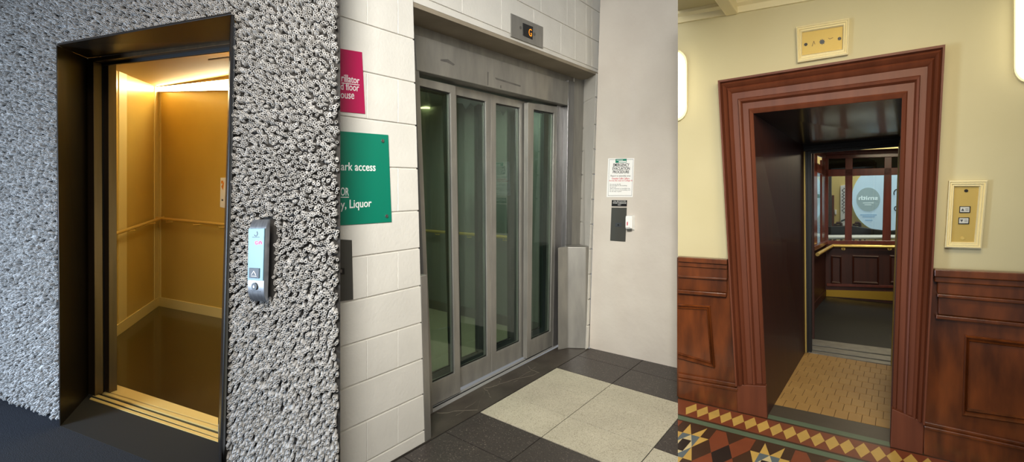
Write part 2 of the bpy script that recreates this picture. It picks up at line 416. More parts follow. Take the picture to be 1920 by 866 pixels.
# front end of the left wall where it meets the car front
h = SL.h; fr = None
pf = SL.p; den = Vector((h.x, h.y)).dot(W1.n); tt = (dc - (pf - W1.p).dot(W1.n)) / den
front = pf + h * tt; uF = SL.u_of(front); uC = SL.u_of(corner)
(ua, za), (ub, zb) = SL.uz(200, 125), SL.uz(291, 161.5)
zat = lambda u: za + (zb - za) * (u - ua) / (ub - ua)
Lw = [SL.P(uF, 0), SL.P(uF, zat(uF)), SL.P(uC, zat(uC)), SL.P(uC, 0)]
outL = SL.n3 if SL.n3.x < 0 else -SL.n3
MB().prism(Lw, outL * .03).build('side_wall', M['gold_lam'], car)
uB = BW.u_of(corner); zc = zat(uC); wR = 1.32
wR = BW.uz(455, Y0)[0] - uB; Rc = BW.P(uB + wR, 0); shift = Rc - corner; shift.z = 0; Rf = W1.base(446, dc)
MB().prism([BW.P(uB, 0), BW.P(uB, zc), BW.P(uB + wR, zc), BW.P(uB + wR, 0)], BW.n3 * .03).build('rear_wall', M['gold_lam'], car)
MB().prism([Rf, Rf + Vector((0, 0, zat(uF))), Rc + Vector((0, 0, zc)), Rc], -outL * .03).build('side_wall', M['gold_lam'], car)
zF = zat(uF)
MB().prism([Vector((front.x, front.y, zF)), Vector((corner.x, corner.y, zc)), Vector((corner.x, corner.y, zc)) + shift, Vector((Rf.x, Rf.y, zF))], (0, 0, .03)).build('ceiling_panel', M['car_ceil'], car)
MB().prism([Vector((front.x, front.y, 0)) - N1 * .04, corner, corner + shift, Rf - N1 * .04], (0, 0, -.03)).build('car_floor', M['car_floor'], car)
inL = -outL
# front return beside the opening and above it
MB().prism([W1.px(202, 116, dc), W1.P(W1.u_of(front) - .02, W1.px(202, 116, dc).z, dc), W1.P(W1.u_of(front) - .02, 0, dc), W1.base(204, dc)], N1 * .02).build('front_return', M['bronze'], car)
q0 = W1.px(190, 118, dc); q1 = W1.px(433, 93, dc)
MB().prism([q0, q1, W1.P(W1.u_of(q1), zF + .05, dc), W1.P(W1.u_of(q0), zF + .05, dc)], N1 * .02).build('front_header', M['bronze'], car)
# cream strips, skirting, corner
def onpl(pl, pts, d): return [pl.px(*q) - d for q in pts]
MB().prism([SL.px(222, 132), SL.px(236.5, 139), SL.base(236.5), SL.base(222)], inL * .006).build('wall_strip', M['cream_strip'], car)
MB().prism([SL.px(289, 162), Vector((corner.x, corner.y, zc)), corner, SL.base(289)], inL * .006).build('corner_strip', M['cream_strip'], car)
MB().prism([Vector((corner.x, corner.y, zc)), BW.px(302, 160), BW.base(302), corner], -BW.n3 * .006).build('corner_strip', M['cream_strip'], car)
zk = SL.px(291, 560).z
MB().prism([SL.P(uF, 0), SL.P(uF, zk), SL.P(uC, zk), SL.P(uC, 0)], inL * .012).build('skirting', M['cream_strip'], car, bevel=.002)
MB().prism([BW.P(uB, 0), BW.P(uB, zk), BW.P(uB + wR, zk), BW.P(uB + wR, 0)], -BW.n3 * .012).build('skirting', M['cream_strip'], car, bevel=.002)
# handrail
def rail(par, pl, a, b, inward, r, m, brs, d=.07, rb=.007):
    pa, pb = pl.px(*a) + inward * d, pl.px(*b) + inward * d
    h_ = MB().tube([pa, pb], r, 14).build('handrail', m, par, smooth=40)
    for k in brs:
        q = pa.lerp(pb, k)
        MB().tube([q, q + Vector((0, 0, -.035)), q + Vector((0, 0, -.04)) - inward * d], rb, 8).build('bracket', m, h_, smooth=40)
# measured rail ends moved onto the wall behind them
rail(car, SL, (196, 439.5), (299, 406), inL, .016, M['brass_rail'], (.35, .75))
rail(car, BW, (306, 408), (444, 421), -BW.n3, .016, M['brass_rail'], (.14, .52, .85))
# ceiling light
pts = [BW.px(302, 165), BW.px(450, 149), BW.px(450, 170), BW.px(302, 173)]
lamp = MB().prism([q - BW.n3 * .001 for q in pts], -BW.n3 * .05).build('light_strip', M['cream_strip'], car)
cq = sum(pts, Vector()) / 4
MB().prism([q + (cq - q).normalized() * .006 - BW.n3 * .051 for q in pts], -BW.n3 * .002).build('diffuser', M['tube_light'], lamp)
a, b, c, d = (390, 110.5), (431, 105.5), (431, 107.5), (390, 112.5)
band_pts = [fl(*q, z=zF) for q in (a, b, c, d)]
MB().prism(band_pts, (0, 0, -.004)).build('ceiling_slot', M['bronze_dark'], car)
# notice
nt_ = thing('notice', 'small white notice with an orange mark on the rear wall of the gold lift', 'notice')
Q = Patch(BW, (414.5, 333), (424, 333), (423, 390), (413.5, 388))
MB().prism(Q.rect(0, 1, 0, 1), -BW.n3 * .006).build('sheet', M['paper'], nt_)
MB().prism(Q.rect(.15, .55, .1, .2, -.006), -BW.n3 * .001).prism([Q.at(.2, .3, -.006), Q.at(.75, .12, -.006), Q.at(.55, .42, -.006)], -BW.n3 * .001).build('orange_mark', M['orange'], nt_)
MB().prism(Q.rect(.3, .6, .72, .78, -.006), -BW.n3 * .001).build('printing', M['dark_grey'], nt_)

# call panel on the tube wall
cp = thing('call_station', 'slim steel and pale blue glass call panel on the clay tube wall', 'call panel')
Q = Patch(W1, (474, 412), (505, 411), (500.5, 566), (471, 563))
prof = [(0, .004), (0, .0), (.03, -.006), (.08, -.014), (.12, -.018), (.5, -.019), (.8, -.019), (.9, -.016), (.96, -.008), (1, .0), (1, .004)]
mb = MB()
mb.sweep([[Q.at(0, b, d) for b, d in prof], [Q.at(1, b, d) for b, d in prof]])
mb.build('back_plate', M['steel'], cp, smooth=40)
gl = MB().prism(Q.rect(.02, .98, .105, .735, -.019), -N1 * .004).build('glass_face', M['ice_glass'], cp, bevel=.0015)
bt = MB().prism(Q.rect(.15, .78, .585, .705, -.023), -N1 * .004).build('call_button', M['dark_grey'], cp, bevel=.001)
mb = MB()
for (a, b) in (((.32, .66), (.46, .615)), ((.46, .615), (.60, .66))):
    mb.prism([Q.at(a[0], a[1], -.027), Q.at(b[0], b[1], -.027), Q.at(b[0], b[1] + .014, -.027), Q.at(a[0], a[1] + .012, -.027)], -N1 * .001)
mb.prism(Q.rect(.3, .64, .678, .684, -.027), -N1 * .0006)
mb.build('up_arrow', M['white'], bt)
mb = MB(); c = Q.at(.46, .81, -.018); mb.disc(c, -N1, .017, .006, 24); ks = mb.build('key_switch', M['dark_grey'], cp, smooth=40)
MB().disc(Q.at(.46, .81, -.024), -N1, .006, .002, 16).build('key_slot', M['steel'], ks)
mb = MB(); mb.prism(Q.rect(.16, .76, .865, .872, -.0185), -N1 * .001); mb.build('key_caption', M['dark_grey'], cp)
mb = MB()
cw = Q.at(.48, .165, -.023)
pts_o = [cw + H3 * (.013 * math.cos(a)) + Z3 * (.013 * math.sin(a)) for a in [math.radians(k) for k in range(-150, 75, 25)]]
pts_i = [cw + H3 * (.009 * math.cos(a)) + Z3 * (.009 * math.sin(a) - .001) for a in [math.radians(k) for k in range(-150, 75, 25)]]
for i in range(len(pts_o) - 1): mb.prism([pts_o[i], pts_o[i + 1], pts_i[i + 1], pts_i[i]], -N1 * .001)
mb.prism(Q.rect(.27, .70, .207, .213, -.023), -N1 * .001)
mb.build('maker_mark', M['dark_grey'], cp)
mb = MB()
text(mb, 'G', [Q.at(.45, .255, -.023), Q.at(.6, .255, -.023), Q.at(.6, .3, -.023), Q.at(.45, .3, -.023)], W1, .001, .02)
mb.prism([Q.at(.66, .295, -.023), Q.at(.66, .27, -.023), Q.at(.76, .252, -.023), Q.at(.86, .27, -.023), Q.at(.86, .295, -.023), Q.at(.8, .295, -.023), Q.at(.8, .275, -.023), Q.at(.72, .275, -.023), Q.at(.72, .295, -.023)], -N1 * .001)
mb.build('floor_display', M['red_led'], cp)

# ================================================================== LIFT 2: white block wall, four glass leaves
W2 = towards(fl(797, 830), 1640); N2 = W2.n3; H2 = W2.h3
D2 = Vector((-205 - 960, F, 0)).normalized()
depth_frame = .245
bed = [0.0, .072, .276, .4763, .6791, .8855, 1.095, 1.3023, 1.5353, 1.7716, 2.0042, 2.2407, 2.49, 2.745, 3.02, 3.3]
uEG = W2.u_of(fl(1105, 652)) + .06; uEndR = 2.29
def edgeL(z): return -.087 * z / 2.415                       # left edge of the opening leans a touch
zLt = 2.42                                                    # underside of the lintel
uOpR = 2.125
wl = MB(); bl = MB(); uW = W2.uz(633, Y0)[0]
# backing
wl.prism([W2.P(uW, 0, .008), W2.P(edgeL(0) - .004, 0, .008), W2.P(edgeL(zLt) - .004, zLt, .008), W2.P(edgeL(zLt), 3.3, .008), W2.P(uW, 3.3, .008)], N2 * .19)
wl.prism([W2.P(edgeL(zLt) - .01, zLt + .03, .008), W2.P(uEndR, zLt + .05, .008), W2.P(uEndR, 3.3, .008), W2.P(edgeL(zLt) - .01, 3.3, .008)], N2 * .19)
g = .004
def block(u0a, u0b, u1a, u1b, z0, z1):
    k = .001; bl.prism([W2.P(u0a + k, z0 + g), W2.P(u1a - k, z0 + g), W2.P(u1b - k, z1 - g), W2.P(u0b + k, z1 - g)], N2 * .05)
for k in range(len(bed) - 1):
    z0, z1 = bed[k], bed[k + 1]
    if z1 <= 2.3 or z0 < 2.3:
        zz1 = z1
        joints = [uW, -.40 if k % 2 else -.62, (-.20 if k % 2 else None)]
        joints = [j for j in joints if j is not None and (j >= uW)]
        js = joints + ['edge']
        for a, b in zip(js[:-1], js[1:]):
            if b == 'edge': block(a, a, edgeL(z0), edgeL(z1), z0, z1)
            else: block(a, a, b, b, z0, z1)
    else:
        z0m = max(z0, zLt)
        js = [uW] + [(-.087 + .1 * (k % 2)) + .4 * i for i in range(5)] + [1.75, 1.95, 2.06] + [uEndR]
        js = sorted(set(round(j, 3) for j in js if j <= uEndR))
        for a, b in zip(js[:-1], js[1:]):
            if b <= -.087: block(a, a, b, b, z0, z1)
            else: block(a, a, b, b, z0m + (.0 if z0m > z0 else 0), z1)
# first course above the lintel on the opening side is cut at the lintel
o = wl.build('wall_middle', M['block']); tag(o, 'white painted block wall around the glass lift doors', 'wall', kind='structure')
bl.build('block_courses', M['block'], o, bevel=.0025, uvp=W2)
# right reveal: blocks returning into the opening, and the sliver of front wall beside it
mb = MB(); rb = [0.0, .205, .43, .65, .87, 1.0893, 1.3105, 1.5366, 1.7626, 1.9839, 2.234, 2.46]
DL = D2 * (depth_frame / D2.dot(N2))
def rfront(z, du=0, d=0.0): return W2.P(W2.uz(1118, 140)[0] + (W2.uz(1107.5, 456)[0] - W2.uz(1118, 140)[0]) * (2.44 - z) / (2.44 - 1.08) + du, z, d)
def rback(z, du=0): 
    ut, ub = W2.uz(1094.5, 150, depth_frame)[0], W2.uz(1087.5, 456, depth_frame)[0]
    return W2.P(ut + (ub - ut) * (2.44 - z) / (2.44 - 1.08) + du, z, depth_frame)
for k in range(len(rb) - 1):
    z0, z1 = rb[k] + .005, rb[k + 1] - .005
    lo = [rfront(z0), rback(z0), rback(z0, .12), rfront(z0, .05)]; hi = [rfront(z1), rback(z1), rback(z1, .12), rfront(z1, .05)]
    mb.hexa(lo, hi)
mb.build('reveal_blocks', M['block'], o, bevel=.005)
MB().hexa([rfront(0, .012, .012), rback(0, .012), rback(0, .11), rfront(0, .045, .012)], [rfront(2.46, .012, .012), rback(2.46, .012), rback(2.46, .11), rfront(2.46, .045, .012)]).build('reveal_backing', M['block'], o)
# soffit of the lintel and the left return
MB().prism([W2.P(edgeL(2.42), 2.424, .01), W2.P(2.29, 2.446, .01), W2.P(2.29, 2.446, .01) + DL * 1.15, W2.P(edgeL(2.42), 2.424, .01) + DL * 1.15], (0, 0, .03)).build('lintel_soffit', M['concrete'], o)

# plastered wall on the right
R2a, R2b = fl(1105, 652), fl(1271, 690)
RW = through(R2a, R2b); uRa, uRb = RW.u_of(R2a), RW.u_of(R2b)
uRt = RW.uz(1123.5, 10)[0]; mb = MB(); mb.prism([RW.P(uRa, 0), RW.P(uRb + .12, 0), RW.P(uRb + .12, 3.3), RW.P(uRt + .02, 3.3)], RW.n3 * .12)
rwall = tag(mb.build('wall_right', M['plaster']), 'off white plastered wall carrying the evacuation notice', 'wall', kind='structure')
# upper reach: stays one wall face

# floor of lift 2
rwin = -.088
tw = MB(); td = MB(); jt = MB()
def fpt(u, v, z=0.0):
    return W2.P(u + rwin * v, z, -v)
ulines = [-2.2, -1.85, -1.5, -1.17, -.84, -.5, -.17, .158, .477, .79, 1.122, 1.434, 1.782, 2.1]
vlines = [.008, .497, 1.06, 1.62, 2.18, 2.7]
gj = .003
for i in range(len(ulines) - 1):
    for j in range(len(vlines) - 1):
        u0, u1, v0, v1 = ulines[i] + gj, ulines[i + 1] - gj, vlines[j] + gj, vlines[j + 1] - gj
        white = (8 <= i <= 10 and j in (0, 1)) or (j == 2 and (i == 11 or i in (7, 8))) or (j == 3 and 8 <= i <= 10)
        (tw if white else td).prism([fpt(u0, v0), fpt(u1, v0), fpt(u1, v1), fpt(u0, v1)], (0, 0, -.02))
jt.prism([fpt(-2.2, 0, -.004), fpt(2.05, 0, -.004), fpt(2.05, 2.7, -.004), fpt(-2.2, 2.7, -.004)], (0, 0, -.03))
fo = jt.build('floor', M['joint'], clip=(1271, 'l')); tag(fo, 'speckled dark and cream tiled floor before the glass lift', 'floor', kind='structure')
tw.build('pale_tiles', M['white_terrazzo'], fo, clip=(1271, 'l'), label='cream speckled tiles'); td.build('dark_tiles', M['dark_terrazzo'], fo, clip=(1271, 'l'), label='dark speckled tiles')
mb = MB(); sA, sB = fl(811, 774), fl(1043, 649)
mb.prism([W2.P(-.25, 0, 0), fpt(1.95, .003), W2.P(2.0, 0, 0) , W2.P(2.12, 0, depth_frame), W2.P(-.25, 0, depth_frame)], (0, 0, -.03))
th = mb.build('threshold_slab', M['threshold'], fo, label='worn dark threshold with pale cracks')
mb = MB(); rc = random.Random(5)
for (a, b) in (((.5, .03), (.78, .20)), ((.78, .20), (.9, .16)), ((.9, .16), (1.25, .05)), ((.9, .16), (1.0, .235)), ((1.0, .1), (1.35, .13)), ((.3, .2), (.5, .03)), ((.78, .2), (.7, .07)), ((1.25, .05), (1.32, .2)), ((.35, .08), (.62, .12))):
    n = 7; P0 = []
    for i in range(n + 1):
        k = i / n; P0.append((a[0] + (b[0] - a[0]) * k + rc.uniform(-.012, .012), a[1] + (b[1] - a[1]) * k + rc.uniform(-.01, .01)))
    for q, r_ in zip(P0[:-1], P0[1:]):
        mb.prism([W2.P(q[0], .0006, q[1]), W2.P(r_[0], .0006, r_[1]), W2.P(r_[0] + .005, .0006, r_[1] + .002), W2.P(q[0] + .005, .0006, q[1] + .002)], (0, 0, -.002))
mb.build('cracks', M['crack'], th)

# steel frame
fr2 = thing('lift_door_frame', 'dull stainless steel frame and header above the glass lift doors', 'door frame')
dF = depth_frame
band(W2, [(775, 33), (1098, 148), (1098, 167), (776, 63)], dF - .0, dF + .03, 'header_strip', M['steel_dull'], fr2)
band(W2, [(777, 63), (1067, 154), (1064.5, 197.5), (782, 131.5)], dF - .03, dF + .12, 'header_panel', M['steel_dull'], fr2, bevel=.004)
mb = MB()
for pts in ([(826, 111), (840, 111), (853, 121), (850, 123), (838, 117), (826, 114)], [(914, 135), (916, 135), (915.5, 160), (914, 160)], [(928, 145), (976, 160), (976, 163), (930, 149)], [(938, 160), (940, 160), (940, 166), (938, 165)]):
    mb.prism([W2.px(*q, dF - .0302) for q in pts], N2 * .0004)
mb.build('scuff_marks', M['steel_dark'], fr2)
# right jamb sections
strip(W2, 1077, 1095, 143, 148, 1069, 1087, dF - .01, dF + .05, 'jamb_post', M['steel_dull'], fr2)
strip(W2, 1066, 1077, 150, 153, 1058, 1069, dF - .02, dF + .08, 'jamb_post', M['steel'], fr2)
strip(W2, 1045, 1066, 195, 197, 1037, 1058, dF + .03, dF + .12, 'jamb_post', M['steel_dark'], fr2)
strip(W2, 774, 783, 50, 54, 806, 812, dF - .02, dF + .1, 'jamb_post', M['steel_dull'], fr2)
# left jamb cover against the block edge
# sill
sl2 = thing('lift_sill', 'grey metal sill under the glass lift doors', 'sill')
mb = MB(); mb.prism([fl(811, 774), fl(1043, 649), fl(1040, 643.5), fl(811, 760)], (0, 0, .004)); mb.build('sill_plate', M['sill_grey'], sl2, bevel=.001)
dsill = W2.depth(fl(900, 726))
mb = MB(); p0 = fl(812, 765.5, .005); p1 = fl(1041, 646.5, .005); mb.prism([p0, p1, p1 + N2 * .012, p0 + N2 * .012], (0, 0, -.001)); mb.build('sill_groove', M['black'], sl2)

# doors
ZT = 0
def door(name, label, par_group, xt, xb, yt, dd, gl_t, gl_b, rail_t, rail_b, mf, mg, jag=False, kind_cat='lift door'):
    """xt/xb: left and right edges at top row and at the foot; gl: glass edges; yt: top rows; rail: heights of the rails in metres"""
    t = thing(name, label, kind_cat, par_group)
    TLp, TRp = W2.px(xt[0], yt[0], dd), W2.px(xt[1], yt[1], dd)
    BLp, BRp = W2.base(xb[0], dd, .012), W2.base(xb[1], dd, .012)
    outer = [TLp, TRp, BRp, BLp]
    gTL, gTR = W2.px(gl_t[0], rail_t[0], dd), W2.px(gl_t[1], rail_t[1], dd)
    gBL, gBR = W2.base(gl_b[0], dd, rail_b), W2.base(gl_b[1], dd, rail_b)
    inner = [gTL, gTR, gBR, gBL]
    MB().ring(outer, inner, N2 * .04).build('frame', mf, t, bevel=.002)
    c = sum(inner, Vector()) / 4
    gi = [c + (q - c) * 1.02 + N2 * .016 for q in inner]
    MB().prism(gi, N2 * .008).build('glass_pane', mg, t)
    bd = [q + N2 * .012 for q in inner]; bi = [q + (c - q).normalized() * .008 + N2 * .012 for q in inner]
    MB().ring([q for q in bd], bi, N2 * .004).build('glazing_bead', M['black'], t)
    if jag:
        up = (gBL - gTL).normalized(); k = random.Random(int(xt[0])); w = gTR - gTL
        ptsj = [gTL, gTR] + [gTL + w * f + up * a for f, a in ((1, .03), (.85, .02), (.68, .05), (.55, .03), (.38, .085), (.28, .045), (.1, .05), (0, .03))]
        MB().prism([q + N2 * .026 for q in ptsj], N2 * .001).build('torn_film', M['film'], t)
    return t
dA = dF + .035; dB = dF + .085
gname = None
door('glass_lift_door', 'glass lift door leaf with steel frame beside the white block wall', gname, (783, 854.5), (809, 863.5), (144.5, 161), dA, (785, 845), (811, 852.5), (160, 174), .16, M['steel_dull'], M['glass2'])
door('glass_lift_door', 'second glass lift door leaf from the white block wall', gname, (854, 921), (863, 921), (161, 176), dB, (856, 911), (863.5, 914), (178, 190), .15, M['steel_dull'], M['glass2'], True)
door('glass_lift_door', 'third glass lift door leaf from the white block wall', gname, (921, 984), (921.5, 984), (176, 191), dB, (930, 975), (931, 975), (193, 202), .15, M['steel_dull'], M['glass2'], True)
door('glass_lift_door', 'narrow glass lift door leaf next to the steel jamb and guard', gname, (990, 1045), (988, 1039), (192, 200), dA, (1001, 1039), (996, 1032), (205, 212), .15, M['steel_dull'], M['glass2'])
strip(W2, 980, 996, 188, 193, 980, 992, dB + .03, dB + .06, 'leaf_stop', M['steel_dark'], fr2)
# inner car doors, a little deeper
dC = dF + .22
door('car_door', 'inner glass car door seen through the leaf by the block wall', 'inner car doors behind the glass leaves', (776, 846), (800, 857), (148, 164), dC, (782, 836), (806, 848), (166, 178), .12, M['inner_frame'], M['glass2b'], kind_cat='car door')
door('car_door', 'inner glass car door behind the second glass leaf', 'inner car doors behind the glass leaves', (847, 911), (858, 913), (164, 178), dC + .03, (855, 896), (866, 898), (178, 188), .12, M['inner_frame'], M['glass2b'], kind_cat='car door')
door('car_door', 'inner glass car door behind the third glass leaf', 'inner car doors behind the glass leaves', (912, 972), (914, 973), (178, 192), dC + .03, (926, 957), (927, 958), (193, 201), .12, M['inner_frame'], M['glass2b'], kind_cat='car door')
door('car_door', 'inner glass car door behind the narrow leaf by the jamb', 'inner car doors behind the glass leaves', (976, 1032), (976, 1029), (192, 204), dC, (986, 1020), (985, 1016), (204, 212), .12, M['inner_frame'], M['glass2b'], kind_cat='car door')

# car 2
car2 = thing('lift_car', 'dim steel walled lift car behind the glass doors', 'lift')
wB = fl(918, 603)
SW = Plane(wB, (D2.x, D2.y))
dcar = dF + .34
c0 = W2.P(W2.uz(770, Y0, dcar)[0] - .02, 0, dcar); 
def meet(pl, dd):                                             # where plane pl crosses W2 offset dd
    den = pl.h.dot(W2.n); k = (dd - (pl.p - W2.p).dot(W2.n)) / den
    q = pl.p + pl.h * k; return Vector((q.x, q.y, 0))
f1 = meet(SW, dcar); len2 = 1.75
f2 = f1 + D2 * len2
c1 = c0 + D2 * .8
MB().prism([f1, f1 + Vector((0, 0, 2.35)), f2 + Vector((0, 0, 2.35)), f2], SW.n3 * .03).build('side_wall', M['car2_wall'], car2)
MB().prism([c0, c0 + Vector((0, 0, 2.35)), c1 + Vector((0, 0, 2.35)), c1], -SW.n3 * .03).build('side_wall', M['car2_wall'], car2)
MB().prism([c1, c1 + Vector((0, 0, 2.35)), f2 + Vector((0, 0, 2.35)), f2], N2 * .03).build('rear_wall', M['car2_wall'], car2)
MB().prism([c0, f1, f2, c1], (0, 0, -.02)).build('car_floor', M['car2_floor'], car2)
MB().prism([q + Vector((0, 0, 2.35)) for q in (c0, f1, f2, c1)], (0, 0, .03)).build('ceiling_panel', M['car2_wall'], car2)
rail(car2, SW, (770, 429), (975, 445), -SW.n3, .017, M['brass_rail'], (.3, .6, .9), d=.06)
MB().prism([f1, f1 + Vector((0, 0, .1)), f2 + Vector((0, 0, .1)), f2], -SW.n3 * .01).build('skirting', M['steel_dark'], car2)
q = f1.lerp(f2, .62) - SW.n3 * .12
lq = [SW.px(740, 190), SW.px(806, 192), SW.px(806, 204), SW.px(740, 203)]
MB().prism(lq, -SW.n3 * .06).build('light_strip', mat('car_light', (255, 246, 200), .5, emit=(255, 236, 170), estr=5), car2)
# guards
def guard(label, pts_px, z, m):
    t = thing('corner_guard', label, 'corner guard')
    base = [fl(*q) for q in pts_px]
    MB().prism(base, (0, 0, z)).build('guard_body', m, t, bevel=.006)
    return t
zg = W2.px(1085, 457, dF - .06).z
g0 = W2.P(W2.uz(1058, Y0, dF - .01)[0], 0, dF - .01)
gp = [W2.base(1043, .20), W2.base(1066, .08), fl(1098, 653.5), fl(1107, 651), fl(1107, 651) + DL * .8, g0]
t = thing('corner_guard', 'tall folded steel guard at the foot of the jamb by the plastered wall', 'corner guard')
pA = fl(1064.5, 653); pB = fl(1099, 654); pC = W2.P(uEG - .01, 0, .02)
pD = pC + DL * .82; pE = W2.base(1046, .2)
MB().prism([pA, pB, pC, pD, pE], (0, 0, zg)).build('guard_body', M['steel_dull'], t, bevel=.006)
zg2 = W2.px(797, 516).z
t = thing('corner_guard', 'narrow steel guard wrapping the edge of the white block wall', 'corner guard')
ga = W2.P(edgeL(0) + .006, 0, -.004); 
gq = [fl(797, 830), fl(809, 822), fl(809, 822) + N2 * .16, W2.P(.003, 0, .02) + N2 * .16]
lean = W2.P(edgeL(zg2) - edgeL(0), 0) - W2.P(0, 0)
MB().hexa(gq, [q + lean + Vector((0, 0, zg2)) for q in gq]).build('guard_body', M['steel_dull'], t, bevel=.004)

# signs on the block wall
def sign(name, label, cat, pl, quad, m, th, lines, screws=(), pm=None):
    t = thing(name, label, cat)
    MB().prism([pl.px(*q) for q in quad], -pl.n3 * th).build('sign_panel', m, t, bevel=.001)
    for s, q, w, ul in lines:
        mb = MB()
        pts = [pl.px(*k, -th) for k in q]
        text(mb, s, pts, pl, .001, w)
        if ul:
            a, b = pts[3], pts[2]; dz = Vector((0, 0, -1)) * (pts[0] - pts[3]).length
            mb.prism([a + dz * .12, b + dz * .12, b + dz * .22, a + dz * .22], -pl.n3 * .001)
        mb.build('lettering', pm or M['white'], t)
    for q in screws:
        mb = MB(); mb.disc(pl.px(*q, -th), -pl.n3, .009, .005, 14); mb.build('screw', M['steel'], t, bevel=.001)
    return t
sign('wall_sign', 'crimson sign with white lettering high on the block wall', 'sign', W2, [(600, 85), (678, 98), (684, 213.5), (600, 206)], M['red'], .004,
     [('rillator', [(640, 138), (674, 145), (674, 157), (640, 153)], .008, True), ('d floor', [(638.5, 154), (673, 157.5), (673, 171.5), (638.5, 168)], .006, False), ('ouse', [(638.5, 174.5), (664, 175.5), (664, 186), (638.5, 184)], .006, False)])
sign('wall_sign', 'teal green direction sign with white lettering on the block wall', 'sign', W2, [(600, 243), (727, 253), (733.5, 416), (600, 425)], M['green'], .005,
     [('ark access', [(639, 304), (704, 305.5), (704, 321), (639, 319.5)], .01, False), ('OR', [(638.5, 351), (654, 352), (654, 367), (638.5, 367)], .01, True), ('y, Liquor', [(638.5, 375), (696.5, 373), (696.5, 392), (638.5, 397)], .01, False)],
     [(717, 264), (724.5, 405)])
t = thing('call_station', 'dark grey lift call panel on the block wall below the green sign', 'call panel')
MB().prism([W2.px(*q) for q in ((600, 446), (658.5, 450), (661, 561), (600, 570))], -N2 * .006).build('face_plate', M['grey_plate'], t, bevel=.001)
bt = MB().prism([W2.px(*q, -.006) for q in ((630, 502), (645, 502.5), (645.5, 514), (630, 515))], -N2 * .004).build('call_button', M['black'], t, bevel=.001)
MB().prism([W2.px(*q, -.010) for q in ((637, 505), (641, 505), (641, 511), (637, 511))], -N2 * .001).build('button_mark', M['steel'], bt)

# floor indicator above the doors
t = thing('floor_indicator', 'steel floor indicator plate with an amber letter above the glass doors', 'indicator')
Q = Patch(W2, (957, 25), (1017.5, 51), (1017, 90.5), (957, 68))
MB().prism(Q.rect(0, 1, 0, 1), -N2 * .005).build('face_plate', M['steel_dull'], t, bevel=.001)
dsp = MB().prism([W2.px(*q, -.005) for q in ((980, 43), (998.7, 50.4), (998, 74.3), (980.5, 66.5))], -N2 * .004).build('display_window', M['blk_print'], t, bevel=.001)
mb = MB(); text(mb, 'G', [W2.px(*q, -.009) for q in ((991.7, 53), (997, 55.3), (996.8, 69), (991.5, 66.5))], W2, .001, -.01); mb.build('amber_letter', M['amber'], dsp)
for q in ((976, 52), (1002, 64)): mb = MB(); mb.disc(W2.px(*q, -.005), -N2, .012, .003, 12); mb.build('screw', M['steel_dark'], t)

# evacuation notice and call station on the plastered wall
NR = RW.n3
t = thing('evacuation_notice', 'white evacuation notice sheet on the plastered wall', 'notice')
MB().prism([RW.px(*q) for q in ((1140.7, 297), (1189.3, 296.7), (1186.2, 369.5), (1137.6, 369.5))], -NR * .004).build('sheet', M['paper'], t)
mb = MB(); o_ = [RW.px(*q, -.004) for q in ((1142.5, 299), (1187.5, 298.7), (1184.5, 366.8), (1140, 366.8))]
c = sum(o_, Vector()) / 4; mb.ring(o_, [c + (q - c) * .985 for q in o_], -NR * .0006); mb.build('border', M['dark_grey'], t)
lg = MB().prism([RW.px(*q, -.004) for q in ((1154.3, 298.2), (1175.2, 297.6), (1174.7, 304.8), (1154, 305.4))], -NR * .001).build('header_label', M['green'], t)
mb = MB(); mb.prism([RW.px(*q, -.005) for q in ((1160, 302), (1174, 301.5), (1174, 304), (1160, 304.4))], -NR * .0005); mb.prism([RW.px(*q, -.005) for q in ((1156, 299.8), (1168, 299.5), (1168, 300.5), (1156, 300.8))], -NR * .0005); mb.build('label_print', M['white'], lg)
def tl(s, x0, x1, y0, y1, w=0.0): return (s, [RW.px(*q, -.004) for q in ((x0, y0), (x1, y0 - .15), (x1 - .3, y1 - .15), (x0 - .3, y1))], w)
for s, q, w in (tl('EMERGENCY', 1150, 1180.3, 306.2, 312.2, .02), tl('EVACUATION', 1148.7, 1181, 313, 318.8, .02), tl('PROCEDURE', 1149.4, 1179.8, 319.6, 325, .02), tl('Report to assembly area:', 1145.2, 1182.6, 328, 332),
                tl('Do not use the lift', 1143.8, 1164, 344.4, 346.6), tl('Do not linger in the building', 1143.6, 1175.6, 347, 349.4), tl('Do not run', 1143.5, 1155, 349.8, 351.8), tl('Assist customers to assembly area', 1143.4, 1181.4, 352.4, 354.9), tl('Do not return to the building until', 1143.2, 1181.8, 355.2, 357.6), tl('the all clear is given', 1143, 1165.4, 358, 360.3)):
    mb = MB(); text(mb, s, q, RW, .0006, w); mb.build('black_lettering', M['blk_print'], t)
for s, q, w in (tl("Outside Caffe L'affare", 1147.4, 1180.4, 332.8, 336.4, .01), tl('Across the road on College St', 1142.3, 1186, 337.2, 340.6, .01)):
    mb = MB(); text(mb, s, q, RW, .0006, w); mb.build('red_lettering', M['red_print'], t)
t = thing('black_label', 'small black label with white lettering above the grey call station', 'label')
MB().prism([RW.px(*q) for q in ((1147.5, 375), (1175.9, 375.4), (1175.4, 387), (1147, 386.7))], -NR * .003).build('label_plate', M['blk_print'], t)
for s, x0, x1, y0, y1 in (('CALL BUTTON FOR', 1150.3, 1173.4, 376.2, 378.2), ('WHARF WAREHOUSE', 1149.2, 1174.2, 379.3, 381.7), ('ONLY', 1158.5, 1164.5, 383.2, 385)):
    mb = MB(); text(mb, s, [RW.px(*q, -.003) for q in ((x0, y0), (x1, y0), (x1, y1), (x0, y1))], RW, .0005)
    mb.build('lettering', M['white'], t)
t = thing('call_station', 'grey metal call station plate on the plastered wall', 'call panel')
MB().prism([RW.px(*q) for q in ((1147, 389), (1175.4, 389.2), (1173, 453), (1144.4, 451))], -NR * .005).build('face_plate', M['grey_plate'], t, bevel=.001)
